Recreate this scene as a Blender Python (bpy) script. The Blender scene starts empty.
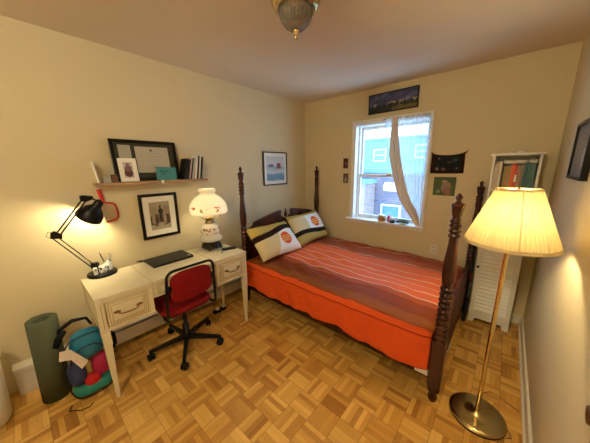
import bpy, bmesh, math, random
from mathutils import Vector, Matrix, noise
random.seed(4)
PI = math.pi
sc = bpy.context.scene
COL = sc.collection
W, D, H, YF = 2.7736, 3.0893, 2.4895, -1.1      # room: x 0..W, y YF..D

# ------------------------------------------------------------ camera
cam = bpy.data.cameras.new('camera')
cam.sensor_fit = 'HORIZONTAL'; cam.sensor_width = 36
cam.lens = 242.4168 / 590 * 36
cam.clip_start = 0.02; cam.clip_end = 200
co = bpy.data.objects.new('camera', cam); COL.objects.link(co)
yaw, pitch, roll = -0.7187, 0.2208, -0.0125
s, c = math.sin(yaw), math.cos(yaw); sp, cp = math.sin(pitch), math.cos(pitch); sr, cr = math.sin(roll), math.cos(roll)
r_ = Vector((c, -s, 0)); fw = Vector((s, c, 0)); zz = Vector((0, 0, 1))
dd = fw * cp - zz * sp; uu = fw * sp + zz * cp
A_ = r_ * cr + uu * sr; B_ = -r_ * sr + uu * cr
m = Matrix((A_, B_, -dd)).transposed().to_4x4()
m.translation = Vector((2.4824, 0, 1.5603))
co.matrix_world = m
sc.camera = co

# ------------------------------------------------------------ world, render and light
w = bpy.data.worlds.new('world'); sc.world = w; w.use_nodes = True
nt = w.node_tree
bg = nt.nodes['Background']
tc = nt.nodes.new('ShaderNodeTexCoord'); sx = nt.nodes.new('ShaderNodeSeparateXYZ')
rp = nt.nodes.new('ShaderNodeValToRGB')
nt.links.new(tc.outputs['Generated'], sx.inputs[0]); nt.links.new(sx.outputs['Z'], rp.inputs[0])
rp.color_ramp.elements[0].position = 0.0; rp.color_ramp.elements[0].color = (0.46, 0.72, 1.0, 1)
rp.color_ramp.elements[1].position = 0.7; rp.color_ramp.elements[1].color = (0.38, 0.62, 1.0, 1)
nt.links.new(rp.outputs[0], bg.inputs['Color']); bg.inputs['Strength'].default_value = 3.4
sc.view_settings.view_transform = 'Standard'; sc.view_settings.look = 'None'
sc.view_settings.gamma = 1; sc.view_settings.use_curve_mapping = False
sc.view_settings.exposure = 1.33
cy = sc.cycles
cy.use_denoising = True; cy.max_bounces = 10; cy.diffuse_bounces = 6; cy.transparent_max_bounces = 12
cy.sample_clamp_indirect = 4.0; cy.blur_glossy = 0.5; cy.caustics_reflective = False; cy.caustics_refractive = False

def portal(loc, rot, sx_, sy_):
    l = bpy.data.lights.new('window_daylight', 'AREA'); l.shape = 'RECTANGLE'; l.size = sx_; l.size_y = sy_
    l.cycles.is_portal = True
    o = bpy.data.objects.new('window_daylight', l); o.location = loc; o.rotation_euler = rot; COL.objects.link(o)
portal((1.33, D + 0.16, 1.46), (-PI / 2, 0, 0), 0.84, 1.22)

def glow(name, watts, area, color):
    """material of a lit bulb: total flux spread over its glass"""
    m_ = bpy.data.materials.new(name); m_.use_nodes = True; t = m_.node_tree; t.nodes.clear()
    e = t.nodes.new('ShaderNodeEmission'); o = t.nodes.new('ShaderNodeOutputMaterial')
    e.inputs[0].default_value = (*color, 1); e.inputs[1].default_value = watts / (PI * area)
    t.links.new(e.outputs[0], o.inputs[0]); return m_
WARM = (1.0, 0.82, 0.46)
P_FLOOR, P_TABLE, P_DESK, P_FILL = 6.2, 0.9, 4.8, 23  # the last one feeds the added fill globe behind the camera

# ------------------------------------------------------------ materials
def mat(name, col, rough=0.5, metal=0.0, **kw):
    m_ = bpy.data.materials.new(name); m_.use_nodes = True
    b = m_.node_tree.nodes['Principled BSDF']
    b.inputs['Base Color'].default_value = (*col, 1); b.inputs['Roughness'].default_value = rough
    b.inputs['Metallic'].default_value = metal
    if max(col) < 0.1 and not metal: b.inputs['Specular IOR Level'].default_value = 0.2
    for k, v in kw.items():
        b.inputs[k.replace('_', ' ')].default_value = v
    return m_
class NG:
    """tiny node-graph writer"""
    def __init__(self, m_):
        self.t = m_.node_tree; self.b = self.t.nodes.get('Principled BSDF')
    def n(self, typ, **kw):
        x = self.t.nodes.new(typ)
        for k, v in kw.items(): setattr(x, k, v)
        return x
    def l(self, a, b): self.t.links.new(a, b)
    def put(self, sock, v):
        if isinstance(v, (int, float)): sock.default_value = v
        elif isinstance(v, tuple): sock.default_value = (*v, 1) if len(v) == 3 and len(sock.default_value) == 4 else v
        else: self.l(v, sock)
    def m(self, op, a, b=0.0, c_=0.0):
        x = self.n('ShaderNodeMath', operation=op)
        self.put(x.inputs[0], a); self.put(x.inputs[1], b); self.put(x.inputs[2], c_)
        return x.outputs[0]
    def mix(self, f, a, b):
        x = self.n('ShaderNodeMix', data_type='RGBA')
        self.put(x.inputs[0], f); self.put(x.inputs[6], a); self.put(x.inputs[7], b)
        return x.outputs[2]
    def xyz(self, src='Object'):
        t = self.n('ShaderNodeTexCoord'); q = self.n('ShaderNodeSeparateXYZ'); self.l(t.outputs[src], q.inputs[0])
        self.tc = t.outputs[src]
        return q.outputs
    def comb(self, a, b, c_=0.0):
        x = self.n('ShaderNodeCombineXYZ'); self.put(x.inputs[0], a); self.put(x.inputs[1], b); self.put(x.inputs[2], c_); return x.outputs[0]
    def noise(self, vec, scale=5, detail=3, rough=0.5):
        x = self.n('ShaderNodeTexNoise'); self.l(vec, x.inputs['Vector']); x.inputs['Scale'].default_value = scale
        x.inputs['Detail'].default_value = detail; x.inputs['Roughness'].default_value = rough
        return x.outputs['Fac']
    def mapv(self, vec, scale):
        x = self.n('ShaderNodeMapping'); self.l(vec, x.inputs[0]); x.inputs['Scale'].default_value = scale; return x.outputs[0]
    def white(self, vec):
        x = self.n('ShaderNodeTexWhiteNoise', noise_dimensions='3D'); self.l(vec, x.inputs[0]); return x.outputs['Value']
    def ramp(self, f, stops, interp='LINEAR'):
        x = self.n('ShaderNodeValToRGB'); self.put(x.inputs[0], f); e = x.color_ramp.elements
        x.color_ramp.interpolation = interp
        e[0].position, e[0].color = stops[0][0], (*stops[0][1], 1)
        e[1].position, e[1].color = stops[1][0], (*stops[1][1], 1)
        for p, c_ in stops[2:]:
            k = e.new(p); k.color = (*c_, 1)
        return x.outputs[0]
    def bump(self, h, strength=0.2, dist=0.01):
        x = self.n('ShaderNodeBump'); self.l(h, x.inputs['Height']); x.inputs['Strength'].default_value = strength
        x.inputs['Distance'].default_value = dist; self.l(x.outputs[0], self.b.inputs['Normal'])
    def col(self, c_): self.l(c_, self.b.inputs['Base Color'])
    def band(self, v, a, b):     # 1 where a<v<b
        return self.m('MULTIPLY', self.m('GREATER_THAN', v, a), self.m('LESS_THAN', v, b))

def paint(name, col, var=0.04, rough=0.6, sc_=2.0):
    m_ = mat(name, col, rough); g = NG(m_); g.xyz()
    f = g.noise(g.tc, sc_, 4)
    d = tuple(v * (1 - var * 2) for v in col)
    g.col(g.mix(f, col, d)); g.bump(g.noise(g.tc, 60, 3), 0.06, 0.004)
    return m_
def wood(name, c1, c2, scale=(3, 3, 40), rough=0.35, axis_scale=1.0):
    m_ = mat(name, c1, rough); m_.node_tree.nodes['Principled BSDF'].inputs['Specular IOR Level'].default_value = 0.45; g = NG(m_); g.xyz()
    v = g.mapv(g.tc, scale); f = g.noise(v, 1.6 * axis_scale, 5, 0.6)
    g.col(g.ramp(f, [(0.3, c1), (0.7, c2)])); g.bump(f, 0.05, 0.003)
    return m_

M = {}
M['wall'] = paint('wall_paint', (0.67, 0.585, 0.385), 0.03, 0.75)
M['ceiling'] = paint('ceiling_paint', (0.72, 0.63, 0.52), 0.02, 0.85)
M['trim'] = paint('trim_paint', (0.74, 0.70, 0.62), 0.03, 0.4)
M['white_paint'] = paint('white_gloss', (0.80, 0.80, 0.78), 0.02, 0.35)
M['mahogany'] = wood('mahogany', (0.022, 0.005, 0.003), (0.070, 0.016, 0.008), (6, 6, 1.5), 0.22)
M['mahogany_matte'] = wood('mahogany_board', (0.05, 0.014, 0.008), (0.10, 0.028, 0.014), (6, 6, 1.5), 0.6)
M['mahogany_matte'].node_tree.nodes['Principled BSDF'].inputs['Specular IOR Level'].default_value = 0.15
M['dark_wood'] = wood('dark_wood', (0.03, 0.012, 0.007), (0.07, 0.025, 0.014), (2, 9, 9), 0.35)
M['shelf_wood'] = wood('shelf_wood', (0.30, 0.17, 0.08), (0.42, 0.26, 0.14), (12, 1.5, 12), 0.5)
M['cream'] = paint('cream_desk_paint', (0.72, 0.66, 0.47), 0.06, 0.38, 6)
M['gold_line'] = mat('gold_line', (0.34, 0.25, 0.06), 0.45)
M['antique'] = mat('antique_brass', (0.22, 0.15, 0.07), 0.38, 0.9)
M['brass'] = mat('polished_brass', (0.75, 0.60, 0.30), 0.16, 1.0)
M['black'] = mat('black_metal', (0.005, 0.0045, 0.004), 0.35, Specular_IOR_Level=0.25)
M['black_plastic'] = mat('black_plastic', (0.007, 0.007, 0.007), 0.45, Specular_IOR_Level=0.25)
M['blackframe'] = mat('black_frame', (0.007, 0.005, 0.004), 0.3, Specular_IOR_Level=0.25)
M['white_plastic'] = mat('white_plastic', (0.78, 0.76, 0.70), 0.4)
M['paper'] = mat('paper', (0.80, 0.77, 0.70), 0.8)
M['red'] = mat('red_enamel', (0.55, 0.03, 0.02), 0.35)
M['steel'] = mat('steel', (0.55, 0.55, 0.52), 0.3, 1.0)
M['milk'] = None
M['dark_metal'] = mat('dark_cast_metal', (0.03, 0.02, 0.014), 0.4, 0.6)

# parquet of square blocks, six inch, five fingers each, alternating direction
def parquet():
    m_ = mat('parquet', (0.5, 0.3, 0.12), 0.33); g = NG(m_); o = g.xyz()
    T = 0.152
    X = g.m('DIVIDE', g.m('ADD', o[0], 9.98), T); Y = g.m('DIVIDE', g.m('ADD', o[1], 9.99), T)
    cx, cyy = g.m('FLOOR', X), g.m('FLOOR', Y); fx, fy = g.m('FRACT', X), g.m('FRACT', Y)
    par = g.m('MODULO', g.m('ADD', cx, cyy), 2.0); par = g.m('GREATER_THAN', par, 0.5)
    def sel(a, b): return g.m('ADD', g.m('MULTIPLY', a, par), g.m('MULTIPLY', b, g.m('SUBTRACT', 1.0, par)))
    across = sel(fx, fy); along = sel(fy, fx)
    st = g.m('MULTIPLY', across, 5.0); si = g.m('FLOOR', st); sf = g.m('FRACT', st)
    rnd = g.white(g.comb(cx, cyy, si)); rb = g.white(g.comb(cx, cyy, 17.0))
    v = g.comb(g.m('MULTIPLY', across, 22.0), g.m('MULTIPLY', along, 1.6), g.m('MULTIPLY', g.m('ADD', rnd, rb), 37.0))
    grain = g.noise(v, 1.0, 4, 0.6)
    t = g.m('ADD', g.m('ADD', g.m('MULTIPLY', rnd, 0.48), g.m('MULTIPLY', rb, 0.20)), g.m('MULTIPLY', grain, 0.36))
    col = g.ramp(t, [(0.18, (0.33, 0.140, 0.026)), (0.85, (0.80, 0.51, 0.145)), (0.5, (0.60, 0.325, 0.070))])
    def edge(f, e): return g.m('MAXIMUM', g.m('LESS_THAN', f, e), g.m('GREATER_THAN', f, 1 - e))
    gap = g.m('MAXIMUM', g.m('MAXIMUM', edge(fx, 0.010), edge(fy, 0.010)), g.m('MULTIPLY', edge(sf, 0.025), 0.55))
    g.col(g.mix(g.m('MULTIPLY', gap, 0.55), col, (0.10, 0.045, 0.016)))
    g.put(g.b.inputs['Roughness'], g.m('ADD', 0.27, g.m('MULTIPLY', grain, 0.2)))
    g.bump(g.m('SUBTRACT', grain, g.m('MULTIPLY', gap, 2.0)), 0.10, 0.002)
    return m_
M['parquet'] = parquet()

def fabric(name, col, rough=0.85, var=0.15, sc_=30):
    m_ = mat(name, col, rough); g = NG(m_); g.xyz(); f = g.noise(g.tc, sc_, 4)
    g.col(g.mix(f, tuple(v * (1 - var) for v in col), tuple(min(1, v * (1 + var)) for v in col))); g.bump(f, 0.15, 0.002)
    g.b.inputs['Specular IOR Level'].default_value = 0.12
    return m_

def bedspread_mat():
    m_ = mat('bedspread_satin', (0.6, 0.15, 0.05), 0.65); g = NG(m_)
    o = g.xyz('UV'); v = o[1]; u = o[0]      # v in metres of y over the bed; < 1.60 is the hanging side
    v = g.m('ADD', v, g.m('MULTIPLY', g.m('SUBTRACT', g.noise(g.tc, 2.5, 2), 0.5), 0.02))
    stops = [(0.0, (0.68, 0.092, 0.018)), (0.235, (0.68, 0.092, 0.018)), (0.236, (0.20, 0.012, 0.008)), (0.243, (0.27, 0.080, 0.014)),
             (0.315, (0.26, 0.075, 0.014)), (0.318, (0.21, 0.046, 0.012)), (0.435, (0.27, 0.055, 0.014)), (0.44, (0.42, 0.09, 0.03)),
             (0.488, (0.46, 0.10, 0.035)), (0.492, (0.74, 0.15, 0.055)), (0.62, (0.78, 0.17, 0.07)), (0.63, (0.80, 0.16, 0.045)),
             (0.895, (0.76, 0.15, 0.045)), (0.90, (0.40, 0.10, 0.03)), (1.0, (0.36, 0.08, 0.03))]
    f = g.m('DIVIDE', g.m('SUBTRACT', v, 1.25), 1.5)
    # ramps hold 32 stops; v 1.25..2.75+ maps to 0..1
    col = g.ramp(f, stops)
    for pos, wd in ((1.985, 0.0045), (2.09, 0.004), (2.19, 0.003), (2.30, 0.0045), (2.42, 0.003), (2.62, 0.003), (2.90, 0.004), (2.985, 0.005)):
        col = g.mix(g.m('MULTIPLY', g.band(v, pos - wd * 1.4, pos + wd * 1.4), 0.85), col, (0.85, 0.58, 0.42))
    col = g.mix(g.m('MULTIPLY', g.band(v, 1.560, 1.568), 0.9), col, (0.22, 0.010, 0.008))
    g.col(col); g.b.inputs['Specular IOR Level'].default_value = 0.10
    t = g.mapv(g.tc, (3, 9, 1)); g.bump(g.noise(t, 3, 4), 0.55, 0.02)
    return m_
M['bedspread'] = bedspread_mat()

def pillow_mat(name, kind):
    m_ = mat(name, (0.8, 0.7, 0.5), 0.8, Specular_IOR_Level=0.1); g = NG(m_); o = g.xyz(); x, z = o[0], o[2]
    wv = g.m('MULTIPLY', g.m('SINE', g.m('MULTIPLY', x, 7.0)), 0.035 if kind == 0 else -0.02)
    zz_ = g.m('SUBTRACT', z, wv)
    beige, olive, brown, white, orange = (0.68, 0.57, 0.32), (0.46, 0.36, 0.10), (0.022, 0.009, 0.006), (0.88, 0.86, 0.83), (0.72, 0.12, 0.03)
    if kind == 0:
        col = g.mix(g.m('GREATER_THAN', zz_, 0.10), white, olive)
        col = g.mix(g.band(zz_, 0.035, 0.105), col, brown)
        low = g.m('MULTIPLY', g.m('LESS_THAN', zz_, 0.035), g.m('LESS_THAN', g.m('SUBTRACT', x, g.m('MULTIPLY', z, 0.5)), 0.02))
        col = g.mix(low, col, beige); cxx, czz = 0.10, -0.05
    else:
        col = g.mix(g.m('LESS_THAN', zz_, -0.09), white, olive)
        col = g.mix(g.band(zz_, -0.115, -0.055), col, brown)
        hi = g.m('MULTIPLY', g.m('GREATER_THAN', zz_, -0.055), g.m('LESS_THAN', x, -0.06))
        col = g.mix(hi, col, beige)
        col = g.mix(g.m('GREATER_THAN', z, 0.155), col, olive); cxx, czz = 0.10, 0.035
    dx, dz = g.m('SUBTRACT', x, cxx), g.m('SUBTRACT', z, czz)
    r2 = g.m('SQRT', g.m('ADD', g.m('MULTIPLY', dx, dx), g.m('MULTIPLY', dz, dz)))
    disc = g.m('LESS_THAN', r2, 0.080)
    bars = g.m('MAXIMUM', g.m('MAXIMUM', g.band(dz, 0.022, 0.032), g.band(dz, -0.008, 0.004)), g.band(dz, -0.036, -0.026))
    col = g.mix(disc, col, g.mix(bars, orange, (0.80, 0.55, 0.18)))
    g.col(col); g.bump(g.noise(g.tc, 9, 3), 0.35, 0.01)
    return m_

def translucent(name, col, transl=0.5, transp=0.0, rough=0.8):
    m_ = bpy.data.materials.new(name); m_.use_nodes = True; t = m_.node_tree
    t.nodes.clear(); out = t.nodes.new('ShaderNodeOutputMaterial')
    d = t.nodes.new('ShaderNodeBsdfDiffuse'); tr = t.nodes.new('ShaderNodeBsdfTranslucent'); mx = t.nodes.new('ShaderNodeMixShader')
    d.inputs[0].default_value = (*col, 1); tr.inputs[0].default_value = (*col, 1); mx.inputs[0].default_value = transl
    t.links.new(d.outputs[0], mx.inputs[1]); t.links.new(tr.outputs[0], mx.inputs[2])
    last = mx.outputs[0]
    if transp:
        tp = t.nodes.new('ShaderNodeBsdfTransparent'); m2 = t.nodes.new('ShaderNodeMixShader'); m2.inputs[0].default_value = transp
        t.links.new(last, m2.inputs[1]); t.links.new(tp.outputs[0], m2.inputs[2]); last = m2.outputs[0]
    t.links.new(last, out.inputs[0])
    return m_
def glassy(name, tint=(1, 1, 1), gloss=0.08, rough=0.02, transp=None):
    m_ = bpy.data.materials.new(name); m_.use_nodes = True; t = m_.node_tree
    t.nodes.clear(); out = t.nodes.new('ShaderNodeOutputMaterial')
    tp = t.nodes.new('ShaderNodeBsdfTransparent'); gl = t.nodes.new('ShaderNodeBsdfGlossy'); mx = t.nodes.new('ShaderNodeMixShader')
    tp.inputs[0].default_value = (*tint, 1); gl.inputs[1].default_value = rough; mx.inputs[0].default_value = gloss
    t.links.new(tp.outputs[0], mx.inputs[1]); t.links.new(gl.outputs[0], mx.inputs[2]); t.links.new(mx.outputs[0], out.inputs[0])
    return m_
M['pane'] = glassy('window_glass', (0.93, 0.97, 1.0), 0.06)
M['clear'] = glassy('clear_plastic', (0.95, 0.97, 0.98), 0.035, 0.12)
M['curtain'] = translucent('sheer_curtain', (0.66, 0.70, 0.74), 0.5, 0.58)
M['shade'] = translucent('pleated_shade_cloth', (0.70, 0.58, 0.30), 0.14)
M['shade_trim'] = translucent('shade_trim_cloth', (0.80, 0.68, 0.42), 0.25)

# ------------------------------------------------------------ mesh helpers
WM = {}
def tag(o, label=None, cat=None, group=None, kind=None):
    if label: o['label'] = label
    if cat: o['category'] = cat
    if group: o['group'] = group
    if kind: o['kind'] = kind
    return o
def thing(name, label, cat, loc=(0, 0, 0), rotz=0.0, group=None, rot=None):
    o = bpy.data.objects.new(name, None); COL.objects.link(o)
    o.empty_display_size = 0.05
    o.location = loc; o.rotation_euler = rot if rot else (0, 0, rotz)
    mw = Matrix.Translation(Vector(loc)) @ o.rotation_euler.to_matrix().to_4x4()
    WM[o.name] = mw
    return tag(o, label, cat, group)
class MB:
    def __init__(self): self.bm = bmesh.new(); self.mi = 0; self.uv = None
    def _f(self, vs, smooth=False):
        try:
            f = self.bm.faces.new(vs); f.material_index = self.mi; f.smooth = smooth; return f
        except ValueError: return None
    def hexa(self, pts, bev=0.0, seg=2):
        v = [self.bm.verts.new(p) for p in pts]
        fs = [self._f([v[i] for i in q]) for q in ((0, 3, 2, 1), (4, 5, 6, 7), (0, 1, 5, 4), (1, 2, 6, 5), (2, 3, 7, 6), (3, 0, 4, 7))]
        if bev > 0:
            es = list({e for f in fs for e in f.edges})
            bmesh.ops.bevel(self.bm, geom=es, offset=bev, segments=seg, affect='EDGES', profile=0.5, material=self.mi)
        return self
    def box(self, x0, x1, y0, y1, z0, z1, bev=0.0, mtx=None):
        p = [(x0, y0, z0), (x1, y0, z0), (x1, y1, z0), (x0, y1, z0), (x0, y0, z1), (x1, y0, z1), (x1, y1, z1), (x0, y1, z1)]
        if mtx: p = [mtx @ Vector(q) for q in p]
        return self.hexa(p, bev)
    def taper(self, c0, s0, c1, s1, bev=0.0):   # frustum box: centre/half sizes bottom -> top
        p = []
        for c_, h in ((c0, s0), (c1, s1)):
            for a, b in ((-1, -1), (1, -1), (1, 1), (-1, 1)): p.append((c_[0] + a * h[0], c_[1] + b * h[1], c_[2]))
        return self.hexa(p, bev)
    def lathe(self, prof, loc=(0, 0, 0), seg=24, mtx=None, smooth=True, wob=None):
        mtx = mtx or Matrix.Translation(Vector(loc)); rings = []
        for r, z in prof:
            if r < 1e-5: rings.append([self.bm.verts.new(mtx @ Vector((0, 0, z)))])
            else:
                rings.append([self.bm.verts.new(mtx @ Vector(((r + (wob(k, z) if wob else 0)) * math.cos(2 * PI * k / seg), (r + (wob(k, z) if wob else 0)) * math.sin(2 * PI * k / seg), z))) for k in range(seg)])
        for a, b in zip(rings, rings[1:]):
            for k in range(seg):
                k2 = (k + 1) % seg
                if len(a) == 1 and len(b) == 1: continue
                if len(a) == 1: self._f([a[0], b[k2], b[k]], smooth)
                elif len(b) == 1: self._f([a[k], a[k2], b[0]], smooth)
                else: self._f([a[k], a[k2], b[k2], b[k]], smooth)
        return self
    def cyl(self, loc, r, h, seg=24, mtx=None):
        return self.lathe([(0, 0), (r, 0), (r, h), (0, h)], loc, seg, mtx, smooth=False)
    def tube(self, pts, r, seg=8, closed=False):
        pts = [Vector(p) for p in pts]; n = len(pts); rings = []
        up = Vector((0, 0, 1)); prev = None
        for i, p in enumerate(pts):
            a = pts[(i - 1) % n] if (closed or i > 0) else p
            b = pts[(i + 1) % n] if (closed or i < n - 1) else p
            t = (b - a).normalized()
            if prev is None:
                x = t.cross(up)
                if x.length < 1e-3: x = t.cross(Vector((1, 0, 0)))
            else: x = prev - t * prev.dot(t)
            x.normalize(); prev = x; y = t.cross(x)
            rr = r[i] if isinstance(r, (list, tuple)) else r
            rings.append([self.bm.verts.new(p + x * rr * math.cos(2 * PI * k / seg) + y * rr * math.sin(2 * PI * k / seg)) for k in range(seg)])
        prs = list(zip(rings, rings[1:])) + ([(rings[-1], rings[0])] if closed else [])
        for a, b in prs:
            for k in range(seg): self._f([a[k], a[(k + 1) % seg], b[(k + 1) % seg], b[k]], True)
        if not closed:
            self._f(list(reversed(rings[0]))); self._f(rings[-1])
        return self
    def prism(self, poly, f0, f1, bev=0.0):   # poly: 2D pts, f0/f1 map (a,b)->3D
        a = [self.bm.verts.new(f0(*p)) for p in poly]; b = [self.bm.verts.new(f1(*p)) for p in poly]
        fs = [self._f(list(reversed(a))), self._f(b)]
        n = len(poly)
        for i in range(n): fs.append(self._f([a[i], a[(i + 1) % n], b[(i + 1) % n], b[i]]))
        if bev > 0:
            es = list({e for f in fs[:2] if f for e in f.edges})
            bmesh.ops.bevel(self.bm, geom=es, offset=bev, segments=2, affect='EDGES', profile=0.5, material=self.mi)
        return self
    def grid(self, fn, nu, nv, uvfn=None, smooth=True, closed_u=False):
        g = [[self.bm.verts.new(fn(i / nu, j / nv)) for j in range(nv + 1)] for i in range(nu + (0 if closed_u else 1))]
        if uvfn and not self.uv: self.uv = self.bm.loops.layers.uv.new('UVMap')
        for i in range(nu):
            i2 = (i + 1) % len(g)
            for j in range(nv):
                f = self._f([g[i][j], g[i2][j], g[i2][j + 1], g[i][j + 1]], smooth)
                if uvfn and f:
                    for lp, (a, b) in zip(f.loops, ((i, j), (i + 1, j), (i + 1, j + 1), (i, j + 1))): lp[self.uv].uv = uvfn(a / nu, b / nv)
        return self
    def quad(self, a, b, c_, d): self._f([self.bm.verts.new(p) for p in (a, b, c_, d)]); return self
    def ell(self, c_, r, seg=16, rings=10, mtx=None):
        prof = [(math.sin(PI * k / rings), -math.cos(PI * k / rings)) for k in range(rings + 1)]
        prof[0] = (0, -1); prof[-1] = (0, 1)
        mm = Matrix.Translation(Vector(c_)) @ (mtx or Matrix()) @ Matrix.Diagonal((*r, 1))
        return self.lathe(prof, seg=seg, mtx=mm)
    def build(self, name, mats, parent=None, local=False, solid=0.0, fixn=True):
        if fixn: bmesh.ops.recalc_face_normals(self.bm, faces=self.bm.faces[:])
        root = parent
        while root is not None and root.parent is not None: root = root.parent
        me = bpy.data.meshes.new(name)
        if root is not None and not local and root.name in WM:
            self.bm.transform(WM[root.name].inverted())
        self.bm.to_mesh(me); self.bm.free()
        for q in (mats if isinstance(mats, (list, tuple)) else [mats]): me.materials.append(q)
        o = bpy.data.objects.new(name, me); COL.objects.link(o)
        if parent is not None: o.parent = parent
        if solid:
            md = o.modifiers.new('thickness', 'SOLIDIFY'); md.thickness = solid; md.offset = 0
        return o
def struct(o): o['kind'] = 'structure'; return o

# ------------------------------------------------------------ the room
struct(MB().box(-0.1, W + 0.1, YF - 0.1, D + 0.2, -0.1, 0).build('floor', M['parquet']))
struct(MB().box(-0.1, W + 0.1, YF - 0.1, D + 0.2, H, H + 0.1).build('ceiling', M['ceiling']))
struct(MB().box(-0.1, 0, YF - 0.1, D + 0.2, 0, H).build('wall_left', M['wall']))
struct(MB().box(W, W + 0.1, YF - 0.1, D + 0.2, 0, H).build('wall_right', M['wall']))
struct(MB().box(0, W, YF - 0.1, YF, 0, H).build('wall_front', M['wall']))
WX0, WX1, WZ0, WZ1 = 0.875, 1.765, 0.85, 2.075     # rough opening
b = MB()
b.box(0, WX0, D, D + 0.2, 0, H).box(WX1, W, D, D + 0.2, 0, H).box(WX0, WX1, D, D + 0.2, 0, WZ0).box(WX0, WX1, D, D + 0.2, WZ1, H)
struct(b.build('wall_back', M['wall']))
b = MB(); b.box(W - 0.016, W, 0.92, D, 0, 0.085, 0.003).box(W - 0.03, W - 0.016, 0.92, D, 0, 0.018, 0.004)
struct(b.build('baseboard_right', M['trim']))
b = MB(); b.box(0.12, W - 0.016, D - 0.016, D, 0, 0.085, 0.003).box(0.12, W - 0.03, D - 0.03, D - 0.016, 0, 0.018, 0.004)
struct(b.build('baseboard_back', M['trim']))

# window_1 : casing, jambs, two sashes, panes, sill
win = bpy.data.objects.new('window_1', None); COL.objects.link(win); struct(win); WM[win.name] = Matrix()
b = MB(); y0, y1 = D - 0.022, D + 0.0
b.box(0.826, WX0 + 0.01, y0, y1, 0.85, 2.13, 0.004).box(WX1 - 0.01, 1.792, y0, y1, 0.85, 2.13, 0.004).box(0.826, 1.792, y0 - 0.003, y1, WZ1 - 0.005, 2.133, 0.004)
b.build('window_casing', M['white_paint'], win)
b = MB()
b.box(WX0, WX0 + 0.012, D, D + 0.17, WZ0, WZ1).box(WX1 - 0.012, WX1, D, D + 0.17, WZ0, WZ1).box(WX0, WX1, D, D + 0.17, WZ1 - 0.012, WZ1)
b.box(WX0 + 0.012, WX0 + 0.035, D + 0.06, D + 0.09, WZ0, WZ1).box(WX1 - 0.035, WX1 - 0.012, D + 0.06, D + 0.09, WZ0, WZ1)
b.build('window_jamb', M['white_paint'], win)
MB().box(0.80, 1.80, D - 0.075, D + 0.17, WZ0 - 0.022, WZ0 + 0.008, 0.005).build('window_sill', M['white_paint'], win)
MB().box(0.82, 1.79, D - 0.02, D, WZ0 - 0.06, WZ0 - 0.022, 0.003).build('window_apron', M['white_paint'], win)
def sash(x0, x1, z0, z1, y, t=0.04, bot=0.05, nm='sash'):
    b = MB(); b.box(x0, x0 + t, y, y + 0.03, z0, z1, 0.003).box(x1 - t, x1, y, y + 0.03, z0, z1, 0.003)
    b.box(x0 + t, x1 - t, y, y + 0.03, z0, z0 + bot, 0.003).box(x0 + t, x1 - t, y, y + 0.03, z1 - t, z1, 0.003)
    o = b.build(nm, M['white_paint'], win)
    MB().box(x0 + t, x1 - t, y + 0.012, y + 0.016, z0 + bot, z1 - t).build('pane', M['pane'], o)
    return o
lo = sash(WX0 + 0.02, WX1 - 0.02, WZ0 + 0.005, 1.455, D + 0.075, 0.036, 0.05)
sash(WX0 + 0.02, WX1 - 0.02, 1.42, WZ1 - 0.012, D + 0.115, 0.036, 0.036)
MB().box(1.29, 1.35, D + 0.062, D + 0.078, 1.44, 1.465, 0.003).build('sash_lock', M['brass'], lo)

# door_1 in the right wall, mostly beyond the frame: only its knob shows at the edge
door = bpy.data.objects.new('door_1', None); COL.objects.link(door); struct(door); WM[door.name] = Matrix()
dp = MB().box(W - 0.02, W, 0.10, 0.91, 0.0, 2.03, 0.003).build('door_panel', M['white_paint'], door)
b = MB(); b.lathe([(0, 0), (0.028, 0), (0.028, 0.006), (0.010, 0.010), (0.010, 0.022), (0.020, 0.026), (0.026, 0.036), (0.022, 0.046), (0, 0.050)], mtx=Matrix.Translation((W - 0.02, 0.832, 0.955)) @ Matrix.Rotation(-PI / 2, 4, 'Y'), seg=24)
b.build('door_knob', M['antique'], dp)

# ------------------------------------------------------------ world outside the window
def brick(name, c1, c2, mortar, scale=1.0):
    m_ = mat(name, c1, 0.9); g = NG(m_); o = g.xyz()
    t = g.n('ShaderNodeTexBrick'); g.l(g.comb(g.m('ADD', o[0], o[1]), o[2]), t.inputs['Vector'])
    t.inputs['Color1'].default_value = (*c1, 1); t.inputs['Color2'].default_value = (*c2, 1); t.inputs['Mortar'].default_value = (*mortar, 1)
    t.inputs['Scale'].default_value = 1.0; t.inputs['Brick Width'].default_value = 0.30 * scale; t.inputs['Row Height'].default_value = 0.11 * scale; t.inputs['Mortar Size'].default_value = 0.012
    g.col(t.outputs['Color']); return m_
M['brick'] = brick('bluish_brick', (0.12, 0.10, 0.14), (0.145, 0.115, 0.15), (0.20, 0.20, 0.24))
M['brick2'] = brick('tan_brick', (0.26, 0.17, 0.15), (0.29, 0.19, 0.16), (0.27, 0.24, 0.24))
M['roof'] = mat('blue_grey_roof', (0.13, 0.24, 0.30), 0.8)
M['far_wall'] = mat('pale_far_wall', (0.15, 0.26, 0.31), 0.9)
M['win_dark'] = mat('outside_glass', (0.05, 0.14, 0.18), 0.2)
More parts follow.
